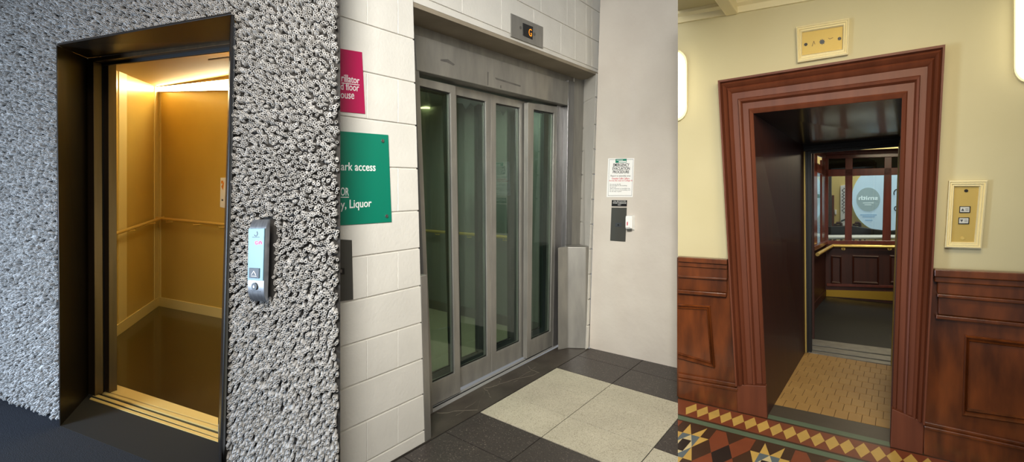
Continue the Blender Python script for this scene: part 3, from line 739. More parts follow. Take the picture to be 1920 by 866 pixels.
ks = MB().prism([RW.px(*q, -.005) for q in ((1153.8, 417.6), (1166, 417.8), (1165.6, 425.2), (1153.5, 425))], -NR * .004).build('button_surround', M['dark_grey'], t, bevel=.001)
mb = MB(); mb.disc(RW.px(1159.3, 421.6, -.009), -NR, .0065, .003, 14); mb.build('button', M['black'], ks)
t = thing('key_box', 'small white wall box beside the grey call station', 'wall box')
a = [RW.px(*q, -.005) for q in ((1176.5, 404), (1187.5, 403), (1187.5, 428), (1176.5, 427))]
Q = Patch(RW, (1178, 403.5), (1191, 403.5), (1190.5, 432), (1177.6, 433))
MB().hexa(Q.rect(0, 1, 0, 1), [Q.at(.0, .02, -.05), Q.at(.9, .02, -.05), Q.at(.9, .83, -.05), Q.at(.0, .83, -.05)]).build('case', M['white'], t, bevel=.004)
MB().prism(Q.rect(.05, .78, .08, .78, -.05), -NR * .012).build('cover', M['white'], t, bevel=.006)
MB().prism([Q.at(.3, .42, -.062), Q.at(.42, .38, -.062), Q.at(.42, .6, -.062), Q.at(.3, .64, -.062)], -NR * .001).build('red_mark', M['red_print'], t)
MB().prism(Q.rect(.1, .8, .86, .98, -.028), -NR * .01).build('lock_base', M['grey_plate'], t, bevel=.003)

# ================================================================== LIFT 3: cream hall, wood casing
W3 = towards(fl(1387, 767), -462); N3 = W3.n3
uL3 = W3.uz(1271, Y0)[0]; zC = 2.62
OA = dict(TL=(1351, 155), TR=(1768, 90), BR=(1728, 843), BL=(1385, 768)); IA = dict(TL=(1413, 213), TR=(1691, 184), BR=(1668, 803), BL=(1440, 768))
db3 = W3.depth(fl(1510, 660))
Wi = {k: W3.px(*IA[k]) for k in IA}; Wi['BL'] = W3.base(1440); Wi['BR'] = W3.base(1668)
mb = MB(); off = N3 * .12
uRR = 2.6
Wo = {k: Wi[k] + W3.h3 * (.05 if k[1] == 'R' else -.05) + Vector((0, 0, .04 if k[0] == 'T' else 0)) for k in Wi}
u_ = lambda k: W3.u_of(Wo[k]); z_ = lambda k: Wi[k].z
p = lambda u, z: W3.P(u, z)
mb.prism([p(uL3, 0), p(uL3, zC), p(u_('TL'), zC), Wo['TL'], Wo['BL']], off)
mb.prism([Wo['TL'], p(u_('TL'), zC), p(u_('TR'), zC), Wo['TR']], off)
mb.prism([Wo['BR'], Wo['TR'], p(u_('TR'), zC), p(uRR, zC), p(uRR, 0)], off)
# the end of this wall turns back to the plastered wall
e0 = p(uL3, 0); e1 = RW.P(uRb + .05, 0)
tag(mb.build('wall_front', M['cream']), 'cream painted hall wall around the dark wood lift casing', 'wall', kind='structure')
dirE = Vector((1271 - 960, F, 0)).normalized()
a = e0 + off; b = a + dirE * .45
MB().prism([a, b, b + W3.h3 * .05, a + W3.h3 * .05], (0, 0, zC)).build('wall_return', M['cream'], None, kind='structure', label='cream end of the hall wall turning back')

# ceiling, cornice and beam
cl = MB().prism([p(uL3, zC), p(uRR, zC), p(uRR, zC) - N3 * 2.1, Vector((311 / F * .9, .9, zC))], (0, 0, .05)).build('ceiling', M['cream'])
tag(cl, 'cream ceiling above the wood cased lift', 'ceiling', kind='structure')
zcn = lambda x, y: W3.uz(x, y)[1]
def bar(pl, x0, ya0, yb0, x1, ya1, yb1, d0, d1):
    """moulding strip: top and bottom rows at its two ends"""
    return [pl.px(x0, ya0), pl.px(x1, ya1), pl.px(x1, yb1), pl.px(x0, yb0)], (d0, d1)
def bars(name, m, parent, pl, L, bevel=.004, **kw):
    mb = MB()
    for x0, a0, b0, x1, a1, b1, d0, d1 in L:
        q = [pl.px(x0, a0), pl.px(x1, a1), pl.px(x1, b1), pl.px(x0, b0)]
        mb.prism([k + pl.n3 * d0 for k in q], pl.n3 * (d1 - d0))
    return mb.build(name, m, parent, bevel=bevel, **kw)
zc0 = W3.uz(1271, 33)[1]
co = MB()
prof = [(0, 0), (0, -.075), (-.018, -.075), (-.03, -.06), (-.055, -.05), (-.07, -.02), (-.07, 0)]
prof = [(-.0, 0), (-.02, 0), (-.035, .035), (-.06, .05), (-.06, .07), (0, .07)]
zt_ = zC - .07
co.sweep([[W3.P(u, zt_ + zz, d) for d, zz in prof] for u in (uL3, uRR)])
tag(co.build('trim_1', M['creamwood'], clip=(1271, 'r')), 'cream cornice moulding between hall wall and ceiling', 'cornice', kind='structure')
ub_ = W3.uz(1375, 14)[0]
MB().prism([W3.P(ub_ - .045, zC - .075, -.0), W3.P(ub_ + .03, zC - .075, -.0), W3.P(ub_ + .03, zC - .075, -2), W3.P(ub_ - .045, zC - .075, -2)], (0, 0, .07)).build('trim_2', M['creamwood'], None, bevel=.008, kind='structure', label='cream ceiling beam meeting the hall wall')

# door casing
cs_ = thing('door_casing', 'broad moulded red brown wooden casing around the recessed lift', 'door frame')
prof = [(0, 0), (0, .085), (.055, .085), (.08, .06), (.13, .07), (.19, .055), (.22, .04), (.28, .055), (.34, .045), (.38, .03), (.55, .03), (.58, .045), (.64, .04), (.69, .018), (.86, .018), (.90, .028), (.955, .02), (1, .012), (1, 0)]
pb = dict(BL=((1383.5, 716), (1437, 718)), BR=((1730.5, 786), (1673, 762)))
st = []
for o_, i_ in ((pb['BL'][0], pb['BL'][1]), (OA['TL'], IA['TL']), (OA['TR'], IA['TR']), (pb['BR'][0], pb['BR'][1])):
    a, b = W3.px(*o_), W3.px(*i_)
    st.append([a.lerp(b, t) - N3 * d for t, d in prof])
MB().sweep(st).build('moulding', M['mahog'], cs_, smooth=28)
mb = MB(); q = [W3.px(1383, 716), W3.px(1438.5, 719), W3.base(1441), W3.base(1385)]
mb.prism(q, -N3 * .05); mb.build('plinth_block', M['mahog'], cs_, bevel=.004)
mb = MB(); q = [W3.px(1671.5, 760), W3.px(1731, 785), W3.base(1728.5), W3.base(1668)]
mb.prism(q, -N3 * .05); mb.build('plinth_block', M['mahog'], cs_, bevel=.004)

# wainscot
def rect_mould(pl, outer, inner, prof, name, m, parent, **kw):
    O = [pl.px(*q) for q in outer]; I = [pl.px(*q) for q in inner]
    st = [[a.lerp(b, t) - pl.n3 * d for t, d in prof] for a, b in zip(O, I)]
    return MB().sweep(st, True).build(name, m, parent, smooth=35, **kw)
pprof = [(0, .02), (0, .036), (.2, .046), (.4, .036), (.55, .026), (.7, .034), (.85, .026), (1, .006), (1, .0)]
ws = thing('wainscot', 'lighter varnished wood wainscot across the casing from the brass call plate', 'wainscot')
MB().prism([p(uL3, 0), W3.px(1271, 482), W3.px(1372, 488), W3.base(1390)], -N3 * .02).build('panel_board', M['wood'], ws)
bars('dado_rail', M['wood'], ws, W3, [(1271, 478.5, 487, 1368, 484, 493, -.02, -.085), (1271, 487, 496, 1367, 493, 502, -.02, -.065), (1271, 496, 515, 1366.5, 502, 521, -.02, -.05), (1271, 513, 517, 1366.5, 519, 523, -.02, -.065), (1271, 517, 540, 1365.5, 523, 547, -.02, -.042), (1271, 540, 546.5, 1365, 547, 554, -.02, -.06)], bevel=.004, clip=(1271.3, 'r'))
rect_mould(W3, [(1200, 562), (1333.5, 571.5), (1342.5, 687), (1200, 650)], [(1200, 576), (1325.5, 581), (1332, 675), (1200, 635)], pprof, 'panel_moulding', M['wood'], ws, clip=(1271.3, 'r'))
bars('baseboard', M['wood'], ws, W3, [(1271, 707, 740, 1387, 728, 768, -.02, -.045), (1271, 696, 703, 1386, 716, 723, -.02, -.04), (1271, 703, 708, 1386, 723, 729, -.02, -.055)], clip=(1271.3, 'r'))
ws2 = thing('wainscot', 'darker varnished wood wainscot with one raised panel under the brass call plate', 'wainscot')
MB().prism([W3.base(1727), W3.px(1745, 506), W3.P(uRR, W3.px(1745, 506).z), W3.P(uRR, 0)], -N3 * .02).build('panel_board', M['wood'], ws2)
bars('dado_rail', M['wood'], ws2, W3, [(1748, 501, 514, 2000, 512, 527, -.02, -.085), (1749, 514, 525, 2000, 527, 540, -.02, -.065), (1755, 525, 547, 2000, 540, 566, -.02, -.048), (1754, 547, 553, 2000, 566, 573, -.02, -.065), (1757, 553, 586, 2000, 573, 610, -.02, -.042), (1752, 586, 593, 2000, 610, 617, -.02, -.06)])
rect_mould(W3, [(1807, 625), (2060, 655), (2060, 812), (1802, 774)], [(1818, 640), (2045, 667), (2045, 795), (1814, 761)], pprof, 'panel_moulding', M['wood'], ws2)
bars('baseboard', M['wood'], ws2, W3, [(1730, 796, 845.5, 2000, 850, 917, -.02, -.045), (1731, 785, 791, 2000, 842, 848, -.02, -.04), (1731, 791, 797, 2000, 848, 855, -.02, -.055)])

# geometric floor tiles
names = ['t_brown', 't_green', 't_rust', 't_yellow', 't_blue', 't_cream', 't_black', 't_grey']
ti = {n: i for i, n in enumerate(names)}
mb = MB(); SK = -.08
def fp(u, v, z=0.0): return W3.P(u + SK * (v - .17), z, -v)
def tile(pts, n, z=0.0, th=.006): mb.prism([fp(u, v, z) for u, v in pts], (0, 0, -th), ti[n])
def tband(v0, v1, n, z=0.0, u0=-.6, u1=2.7): tile([(u0, v0), (u1, v0), (u1, v1), (u0, v1)], n, z)
tband(-.21, .002, 't_grey', -.0003, u0=.0, u1=.95)
tband(-.02, .040, 't_green'); tband(.040, .060, 't_brown'); tband(.060, .285, 't_rust'); tband(.285, .305, 't_brown'); tband(.305, .360, 't_green'); tband(.360, .376, 't_brown'); tband(.376, 2.6, 't_brown', -.0005)
for k in range(-6, 34):
    c = .159 + .0698 * k
    tile([(c, .075), (c + .0343, .172), (c, .270), (c - .0343, .172)], 't_yellow', .0006)
HU, HV = .098, .28; pitch = .4075
for r in range(3):
    vc = .376 + HV + r * 2 * HV
    for k in range(-2, 7):
        for star in (True, False):
            uc = .2235 + pitch * k + (0 if (star ^ (r % 2 == 1)) else -pitch / 2) + .039
            hu = HU if star else (pitch - 2 * HU) / 2
            T = lambda pts, n, z=.0006: tile([(uc + a * hu, vc + b * HV) for a, b in pts], n, z)
            if star:
                for q in range(4):
                    R_ = [(lambda a, b: (a, b)), (lambda a, b: (-b, a)), (lambda a, b: (-a, -b)), (lambda a, b: (b, -a))][q]
                    X = lambda *pts: [R_(*k_) for k_ in pts]
                    T(X((-.5, -.97), (0, -.5), (-.5, -.5)), 't_yellow'); T(X((.5, -.97), (.5, -.5), (0, -.5)), 't_yellow')
                    T(X((-.5, -.5), (0, -.5), (-.25, -.25)), 't_blue'); T(X((0, -.5), (.5, -.5), (.25, -.25)), 't_blue')
                    T(X((-.25, -.25), (0, -.5), (.25, -.25)), 't_cream')
                T([(-.25, -.25), (.25, -.25), (.25, .25), (-.25, .25)], 't_black')
            else:
                T([(0, -.5), (.5, 0), (0, .5), (-.5, 0)], 't_black')
                for sx in (-1, 1):
                    for sy in (-1, 1):
                        T([(0, .5 * sy), (.5 * sx, 0), (sx, .5 * sy), (sx, sy), (.5 * sx, sy)], 't_rust')
f3 = mb.build('floor', [M[n] for n in names], clip=(1271, 'r')); tag(f3, 'patterned geometric clay tile floor of the cream hall', 'floor', kind='structure')
MB().prism([fp(-.8, -.2, -.01), fp(2.8, -.2, -.01), fp(2.8, 2.6, -.01), fp(-.8, 2.6, -.01)], (0, 0, -.03)).build('floor_bed', M['grout'], f3, clip=(1271, 'r'))

# recess: side panels, soffit and small tan tiles
W3b = Plane(W3.P(0, 0, db3), W3.h)
Bk = dict(TL=W3.px(1507, 275, db3), BL=fl(1510, 660), TR=W3.px(1690, 259, db3), BR=fl(1672.5, 686))
Bk['TL'].z = Bk['TL'].z; 
rc_ = thing('lift_recess', 'deep dark wood lined recess leading to the panelled lift', 'recess')
lw3 = -W3.h3 * .03
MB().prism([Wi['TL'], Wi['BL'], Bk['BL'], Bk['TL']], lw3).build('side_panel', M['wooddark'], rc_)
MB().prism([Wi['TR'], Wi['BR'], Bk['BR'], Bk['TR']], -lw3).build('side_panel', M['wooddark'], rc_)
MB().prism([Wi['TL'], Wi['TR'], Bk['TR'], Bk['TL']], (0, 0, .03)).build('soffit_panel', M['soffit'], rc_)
mb = MB(); gr = MB()
gl0 = [fl(1445, 757), fl(1668.5, 803), fl(1672.5, 686), fl(1510, 660)]
gr.prism([q + Vector((0, 0, -.002)) for q in gl0], (0, 0, -.02))
flo = gr.build('floor', M['grout']); tag(flo, 'small tan tiles on the floor of the lift recess', 'floor', kind='structure')
rows = 10; v0, v1 = -.208, -1.51
for r in range(rows):
    va = v0 + (v1 - v0) * r / rows; vb = v0 + (v1 - v0) * (r + 1) / rows
    Lq = gl0[0].lerp(gl0[3], r / rows), gl0[1].lerp(gl0[2], r / rows); Lr = gl0[0].lerp(gl0[3], (r + 1) / rows), gl0[1].lerp(gl0[2], (r + 1) / rows)
    n = 9; sh = (r % 2) * .5
    for i in range(n + 1):
        a = max(0, (i - sh) / (n - .0)); b = min(1, (i + 1 - sh) / n)
        if b <= a: continue
        e = .0018 / .64
        a2, b2 = a + (e if a > 0 else 0), b - (e if b < 1 else 0)
        k0, k1 = .025, .975
        A0 = Lq[0].lerp(Lq[1], a2).lerp(Lr[0].lerp(Lr[1], a2), k0); A1 = Lq[0].lerp(Lq[1], b2).lerp(Lr[0].lerp(Lr[1], b2), k0)
        B1 = Lq[0].lerp(Lq[1], b2).lerp(Lr[0].lerp(Lr[1], b2), k1); B0 = Lq[0].lerp(Lq[1], a2).lerp(Lr[0].lerp(Lr[1], a2), k1)
        mb.prism([A0, A1, B1, B0], (0, 0, -.006))
mb.build('tan_tiles', M['tan'], flo)

# landing frame at the back of the recess
lf = thing('lift_door_frame', 'black and brass lift door frame at the back of the wood lined recess', 'door frame')
strip(W3b, 1506, 1511.5, 274, 274, 1509, 1514, 0, .03, 'brass_edge', M['brass'], lf)
strip(W3b, 1511.5, 1521, 274, 274, 1514, 1522, .01, .08, 'jamb', M['black'], lf)
strip(W3b, 1509.5, 1513.5, 276, 276, 1512.5, 1516, -.004, .0, 'jamb_groove', M['black'], lf)
strip(W3b, 1686, 1693, 262, 262, 1671, 1676, -.01, .06, 'brass_edge', M['brass'], lf)
band(W3b, [(1504, 272), (1692, 255), (1692, 267), (1504, 284)], -.01, .05, 'header', M['black'], lf)
band(W3b, [(1514, 281), (1692, 266), (1692, 274), (1514, 288)], .03, .08, 'header', M['black'], lf)
# sill
sl3 = thing('lift_sill', 'worn grooved metal sill between tan tiles and black lift floor', 'sill')
La, Lb = [fl(1510, 660), fl(1523, 636)], [fl(1672.5, 685.5), fl(1674, 655)]
for i, (k0, k1, m) in enumerate(((0, .16, 'steel'), (.16, .24, 'black'), (.24, .5, 'steel'), (.5, .58, 'black'), (.58, 1, 'steel'))):
    a0, a1 = La[0].lerp(La[1], k0), La[0].lerp(La[1], k1); b0, b1 = Lb[0].lerp(Lb[1], k0), Lb[0].lerp(Lb[1], k1)
    up = Vector((0, 0, .004 if m == 'steel' else 0))
    MB().prism([a0 + up, b0 + up, b1 + up, a1 + up], (0, 0, -.02)).build('sill_bar' if m == 'steel' else 'sill_groove', M['steel_dull' if m == 'steel' else m], sl3)

# panelled car
car3 = thing('lift_car', 'dark wood panelled lift car with windows and a black floor', 'lift')
dcf = W3.depth(fl(1523, 636))
cB = fl(1548, 555.5); BB = Plane(cB, W3.h); LL = through(fl(1526.5, 581), cB)
kk = (dcf - (LL.p - W3.p).dot(W3.n)) / LL.h.dot(W3.n); lf0 = LL.p + LL.h * kk; lf0 = Vector((lf0.x, lf0.y, 0))
wide = 1.5
RR = cB + W3.h3 * wide; RF = lf0 + W3.h3 * wide
inl = LL.n3 if LL.n3.dot(W3.h3) > 0 else -LL.n3
uq0, uq1 = LL.u_of(lf0), LL.u_of(cB)
uB0 = BB.u_of(cB)
MB().prism([lf0, cB, RR, RF], (0, 0, -.02)).build('car_floor', M['rubber'], car3)
ztop = BB.px(1600, 284).z + .05; zs0 = BB.px(1600, 455).z
Lp = lambda u, z: LL.P(u, z); Bp = lambda u, z: BB.P(u, z)
V = Vector((0, 0, 1))
MB().prism([lf0 + V * ztop, cB + V * ztop, RR + V * ztop, RF + V * ztop], V * .03).build('ceiling_panel', M['soffit'], car3)
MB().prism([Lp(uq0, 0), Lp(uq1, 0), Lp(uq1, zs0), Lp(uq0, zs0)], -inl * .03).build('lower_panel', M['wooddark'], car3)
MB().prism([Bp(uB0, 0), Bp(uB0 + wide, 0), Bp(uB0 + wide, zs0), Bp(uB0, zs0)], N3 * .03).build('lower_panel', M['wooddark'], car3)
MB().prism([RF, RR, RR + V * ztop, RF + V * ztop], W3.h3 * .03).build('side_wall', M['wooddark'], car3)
# raised mouldings on the rear lower panel
for x0, x1 in ((1558, 1578), (1598, 1648), (1668, 1720)):
    rect_mould(BB, [(x0, 478), (x1, 479.5), (x1, 533), (x0, 531)], [(x0 + 3.5, 482), (x1 - 3.5, 483.5), (x1 - 3.5, 528.5), (x0 + 3.5, 526.5)], [(0, 0), (0, .014), (.5, .02), (1, .008), (1, 0)], 'panel_moulding', M['wooddark'], car3)
bars('panel_rail', M['wood3'], car3, BB, [(1550, 531, 536, 1720, 536, 541, 0, -.02)])
bars('kick_plate', M['kick'], car3, BB, [(1549, 543, 555, 1720, 548, 566.5, 0, -.008)], bevel=0)
MB().prism([Lp(uq0, .0), Lp(uq1, .0), Lp(uq1, BB.px(1549, 543).z), Lp(uq0, BB.px(1549, 543).z)], inl * .008).build('kick_plate', M['wooddark'], car3)
# sill rails, posts, beams of the windows
bars('window_sill', M['wood3'], car3, BB, [(1546, 450.5, 457.5, 1720, 450.5, 457.5, 0, -.05), (1546, 457.5, 464, 1720, 457.5, 464, 0, -.02)])
bars('window_beam', M['wood3'], car3, BB, [(1544, 318, 331, 1720, 313, 327, .03, -.02)])
bars('cornice', M['wood3'], car3, BB, [(1544, 284, 291, 1720, 277, 285, .03, -.06), (1544, 291, 298, 1720, 285, 293.5, .03, -.03)])
def post(x0, x1, xb0, xb1, ya, yb):
    MB().prism([BB.px(x0, ya) + N3 * .03, BB.px(x1, ya) + N3 * .03, BB.px(xb1, yb) + N3 * .03, BB.px(xb0, yb) + N3 * .03], -N3 * .05).build('window_post', M['wood3'], car3, bevel=.003)
post(1541, 1553.5, 1542, 1553, 296, 453); post(1585, 1599, 1584, 1597, 293, 453); post(1658.5, 1672, 1654, 1670, 290, 453)
bars('glass_pane', M['clear'], car3, BB, [(1545, 329, 453, 1740, 324, 453, .005, .011)], bevel=0)
bars('upper_pane', M['clere'], car3, BB, [(1545, 296, 320, 1740, 290, 315, .005, .011)], bevel=0)
# left side windows
def lseg(xa, xb, ya, yb, ya2, yb2, d=.0, th=.024, name='window_post'):
    q = [LL.px(xa, ya), LL.px(xb, ya2), LL.px(xb, yb2), LL.px(xa, yb)]
    MB().prism([k - inl * .018 for k in q], inl * th).build(name, M['wood3'], car3, bevel=.003)
lseg(1521, 1531.5, 286, 470, 288, 466); lseg(1540.5, 1547, 300, 457, 303, 454)
lseg(1521, 1547.5, 302, 319, 314, 330, name='window_beam'); lseg(1521, 1547.5, 277, 288, 285, 297, name='cornice')
lseg(1521, 1547.5, 462, 470, 451, 457, th=.05, name='window_sill')
MB().prism([LL.px(1524, 300) - inl * .012, LL.px(1546, 312) - inl * .012, LL.px(1546, 456) - inl * .012, LL.px(1524, 468) - inl * .012], inl * .006).build('glass_pane', M['clear'], car3)
# front return post of the car
pf0 = W3.px(1521, 279, dcf + .02); 
MB().prism([W3.px(1519, 280, dcf), W3.px(1526, 282, dcf), W3.base(1527, dcf), W3.base(1521, dcf)], N3 * .04).build('front_post', M['wooddark'], car3, bevel=.003)
# handrail bends round the corner
i1 = LL.px(1521, 476) + inl * .06; i2 = LL.px(1544, 463.5) + inl * .06
b1 = BB.px(1562, 459.5) - N3 * .07; b2 = BB.px(1730, 462.5) - N3 * .07
corn = Vector((i2.x, i2.y, i2.z))
path = [i1, i1.lerp(i2, .9)] + [i1.lerp(i2, .9) * (1 - s) ** 2 + i2.lerp(b1, .55) * 2 * s * (1 - s) + b1 * s * s for s in (.25, .5, .75)] + [b1, b2]
hr = MB().tube(path, .02, 14).build('handrail', M['brass_rail'], car3, smooth=40)
for x in (1581.5, 1668):
    q = BB.px(x, 466); mb = MB(); mb.disc(q, -N3, .022, .012, 16); mb.tube([q, q - N3 * .07, q - N3 * .07 + V * .03], .009, 8); mb.build('bracket', M['brass_rail'], hr, smooth=40)

# cafe beyond the car windows
dist = 1.3
CB = Plane(BB.P(0, 0, dist), W3.h)
u0, u1 = CB.uz(1460, Y0)[0], CB.uz(1760, Y0)[0]
MB().prism([CB.P(u0, 0), CB.P(u1, 0), CB.P(u1, 3.2), CB.P(u0, 3.2)], N3 * .08).build('wall_back', M['yellow_wall'], None, kind='structure', label='yellow cafe wall seen through the lift windows')
def onCB(pts, d0, th, name, m, par, bevel=0): return MB().prism([CB.px(*q, d0) for q in pts], CB.n3 * th).build(name, m, par, bevel=bevel)
t = thing('round_sign', 'pale blue daylit round screen with a grey roundel and mirrored lettering', 'sign')
cx, cy, rx = 1661, 372, 64
onCB([(cx + rx * math.cos(a), cy + rx * .98 * math.sin(a)) for a in [2 * math.pi * k / 48 for k in range(48)]], -.04, .03, 'screen', M['lit_window'], t)
onCB([(1628 + 22.5 * math.cos(a), 374 + 22.5 * math.sin(a)) for a in [2 * math.pi * k / 32 for k in range(32)]], -.046, .006, 'grey_roundel', M['grey_decal'], t)
mb = MB()
text(mb, 'smith', [CB.px(1646, 367, -.048), CB.px(1610, 367, -.048), CB.px(1610, 375, -.048), CB.px(1646, 375, -.048)], CB, .002, .02)
mb.build('lettering', M['pale_print'], t)
mb = MB()
for y, x0, x1 in ((380, 1618, 1638), (383.5, 1621, 1634)): mb.prism([CB.px(x0, y, -.046), CB.px(x1, y, -.046), CB.px(x1, y + 1, -.046), CB.px(x0, y + 1, -.046)], CB.n3 * -.002)
mb.build('faint_lines', M['pale_print'], t)
mb = MB()
for y, a, b in ((402, 1613, 1644), (405.5, 1617, 1640), (412, 1622, 1636)): mb.prism([CB.px(a, y, -.046), CB.px(b, y, -.046), CB.px(b, y + 1.6, -.046), CB.px(a, y + 1.6, -.046)], CB.n3 * .004)
mb.build('faint_lines', M['navy_print'], t)
t = thing('letter_sign', 'large faint dark letter shapes beside the round screen', 'sign')
for (x, y, r, a0, a1) in ((1683, 362, 8, 150, 330), (1681, 391, 5, 0, 340)):
    mb = MB(); A_ = [math.radians(a0 + (a1 - a0) * k / 12) for k in range(13)]
    for a, b in zip(A_[:-1], A_[1:]):
        mb.prism([CB.px(x + r * math.cos(a), y + r * math.sin(a), -.05), CB.px(x + r * math.cos(b), y + r * math.sin(b), -.05), CB.px(x + (r - 2) * math.cos(b), y + (r - 2) * math.sin(b), -.05), CB.px(x + (r - 2) * math.cos(a), y + (r - 2) * math.sin(a), -.05)], CB.n3 * .004)
    mb.build('letter', M['dark_grey'], t)
t = thing('shop_window', 'bright narrow shop window with a teal strip beyond the side of the panelled lift', 'window')
onCB([(1524, 325), (1544, 325), (1544, 458), (1524, 458)], -.03, .03, 'lit_pane', M['lit_window'], t)
onCB([(1524, 364), (1544, 364), (1544, 371), (1524, 371)], -.036, .006, 'teal_strip', M['green'], t)
t = thing('wall_banner', 'tall white wall banner with dark upright script on the yellow wall', 'banner')
onCB([(1576, 348), (1592, 345), (1592, 423), (1576, 423)], -.02, .02, 'cloth', M['paper'], t)
mb = MB()
k_ = [(1580 + 2.6 * math.sin(i * 1.9) + (1.5 if i % 5 == 0 else 0), 352 + i * 1.9) for i in range(26)]
for (x0, y0), (x1, y1) in zip(k_[:-1], k_[1:]):
    mb.prism([CB.px(x0, y0, -.022), CB.px(x0 + 1.6, y0, -.022), CB.px(x1 + 1.6, y1, -.022), CB.px(x1, y1, -.022)], CB.n3 * -.001)
mb.build('script', M['dark_grey'], t); mb = MB()
mb.prism([CB.px(1577, 413, -.022), CB.px(1590, 408, -.022), CB.px(1590, 411, -.022), CB.px(1577, 416, -.022)], CB.n3 * .001)
mb.build('stripe', M['dark_grey'], t)
t = thing('wall_column', 'grey column at the edge of the cafe wall by the lift corner', 'column', )
onCB([(1552, 322), (1559, 322), (1559, 455), (1552, 455)], -.12, .12, 'shaft', M['steel_dark'], t)
t = thing('wooden_door', 'narrow brown door edge on the yellow cafe wall', 'door')
onCB([(1560, 366), (1564, 366), (1564, 428), (1560, 428)], -.03, .03, 'leaf', M['mahog'], t)
t = thing('switch_plate', 'white switch plate on the yellow cafe wall', 'switch')
onCB([(1565, 393), (1568.5, 393), (1568.5, 402), (1565, 402)], -.01, .01, 'plate', M['white'], t, .002)
# bench with dark back, chairs
t = thing('bench', 'long dark upholstered bench below the round screen', 'bench')
onCB([(1549, 425), (1600, 424), (1640, 430), (1665, 433), (1720, 428), (1720, 440), (1549, 441)], -.55, .08, 'back', M['dark_up'], t, .01)
onCB([(1549, 456), (1720, 456), (1720, 463), (1549, 463)], -.6, .2, 'seat', M['dark_up'], t, .01)
for x in (1556, 1620, 1690): onCB([(x, 441), (x + 3, 441), (x + 3, 560), (x, 560)], -.55, .05, 'leg', M['dark_up'], t)
def cafe_chair(x, label):
    t = thing('cafe_chair', label, 'chair')
    D_ = -.33
    pts = [(x - 5.5, 427), (x - 5, 420), (x - 2, 418), (x + 4, 417.5), (x + 6, 419), (x + 6.5, 427)]
    MB().tube([CB.px(*q, D_) for q in pts], .018, 8).build('back_frame', M['wooddark'], t, smooth=40)
    MB().tube([CB.px(x - 5, 422.5, D_), CB.px(x + 6, 422, D_)], .012, 8).build('back_rail', M['wooddark'], t, smooth=40)
    a = CB.px(x - 5.5, 427, D_)
    MB().prism([a + V * -.3, CB.px(x + 6.5, 427, D_) + V * -.3, CB.px(x + 6.5, 427, D_) + V * -.3 + N3 * .3, a + V * -.3 + N3 * .3], V * .03).build('seat', M['wooddark'], t)
    for q in (a, CB.px(x + 6.5, 427, D_)):
        for dd in (0, .28):
            g = q + N3 * dd; top = g.z if dd == 0 else g.z - .3
            MB().tube([Vector((g.x, g.y, top)), Vector((g.x, g.y, 0))], .016, 8).build('leg', M['wooddark'], t, smooth=40)
cafe_chair(1571, 'small bentwood cafe chair in front of the white banner')
cafe_chair(1606, 'small bentwood cafe chair at the edge of the round screen')
t = thing('cafe_table', 'white cafe table edge below the dark bench', 'table')
onCB([(1545, 445), (1720, 445), (1720, 448.5), (1545, 448.5)], -1.05, .4, 'table_top', M['white'], t, .004)
for x in (1562, 1640, 1700): onCB([(x, 449), (x + 2.5, 449), (x + 2.5, 560), (x, 560)], -.95, .04, 'leg', M['steel_dark'], t)
ff = MB().prism([cB - W3.h3 * .6 + N3 * .1, RR + W3.h3 * .6 + N3 * .1, RR + W3.h3 * .6 + N3 * 1.5, cB - W3.h3 * .6 + N3 * 1.5], V * -.03).build('floor', M['tan'])
tag(ff, 'cafe floor beyond the panelled lift', 'floor', kind='structure')

# brass call plate and indicator in cream frames
fprof = [(0, 0), (0, .03), (.18, .034), (.3, .024), (.5, .03), (.62, .018), (.85, .024), (1, .014), (1, 0)]
def framed(name, label, cat, outer, inner):
    t = thing(name, label, cat)
    rect_mould(W3, outer, inner, fprof, 'frame', M['creamwood'], t)
    MB().prism([W3.px(*q) for q in inner], -N3 * .008).build('brass_plate', M['brass'], t)
    return t
t = framed('call_station', 'brass lift call plate with two buttons in a cream frame', 'call panel', [(1778, 339), (1849.5, 338), (1838, 465), (1770, 463)], [(1789, 350), (1835, 350), (1825.5, 453.5), (1783, 453)])
for (x0, x1, y0, y1, up) in ((1799, 1819.5, 386.5, 399, True), (1797, 1817.5, 407.5, 420, False)):
    sb = MB().prism([W3.px(*q, -.008) for q in ((x0, y0), (x1, y0), (x1 - .6, y1), (x0 - .6, y1))], -N3 * .006).build('button_surround', M['black'], t, bevel=.001)
    f_ = MB().prism([W3.px(*q, -.014) for q in ((x0 + 1.6, y0 + 1.4), (x1 - 1.6, y0 + 1.4), (x1 - 2.2, y1 - 1.4), (x0 + 1, y1 - 1.4))], -N3 * .003)
    b_ = f_.build('button', M['silver'], sb, bevel=.001)
    mb = MB(); xm = x0 + 6; ym = (y0 + y1) / 2
    tri = [(xm - 3, ym + 2.5), (xm + 3, ym + 2.5), (xm, ym - 2.5)] if up else [(xm - 3, ym - 2.2), (xm + 3, ym - 2.2), (xm, ym + 2.8)]
    mb.prism([W3.px(*q, -.017) for q in tri], -N3 * .001)
    for k in range(2): mb.prism([W3.px(*q, -.017) for q in ((x0 + 11, ym - 1.5 + 2.5 * k), (x0 + 17, ym - 1.5 + 2.5 * k), (x0 + 17, ym - .7 + 2.5 * k), (x0 + 11, ym - .7 + 2.5 * k))], -N3 * .001)
    mb.build('arrow_mark', M['dark_grey'], sb)
for q in ((1811.5, 357.5), (1804.5, 446.5)):
    mb = MB(); mb.disc(W3.px(*q, -.008), -N3, .008, .004, 14); mb.build('screw', M['bronze_dark'] if q[1] < 400 else M['brass_rail'], t)
t = framed('floor_indicator', 'engraved brass indicator plate in a cream frame above the wood casing', 'indicator', [(1493.5, 53), (1592.5, 36.5), (1590, 104), (1496, 119)], [(1504.5, 62), (1580.5, 50), (1579, 93), (1504.5, 104.5)])
mb = MB(); c = (1541.5, 78.5)
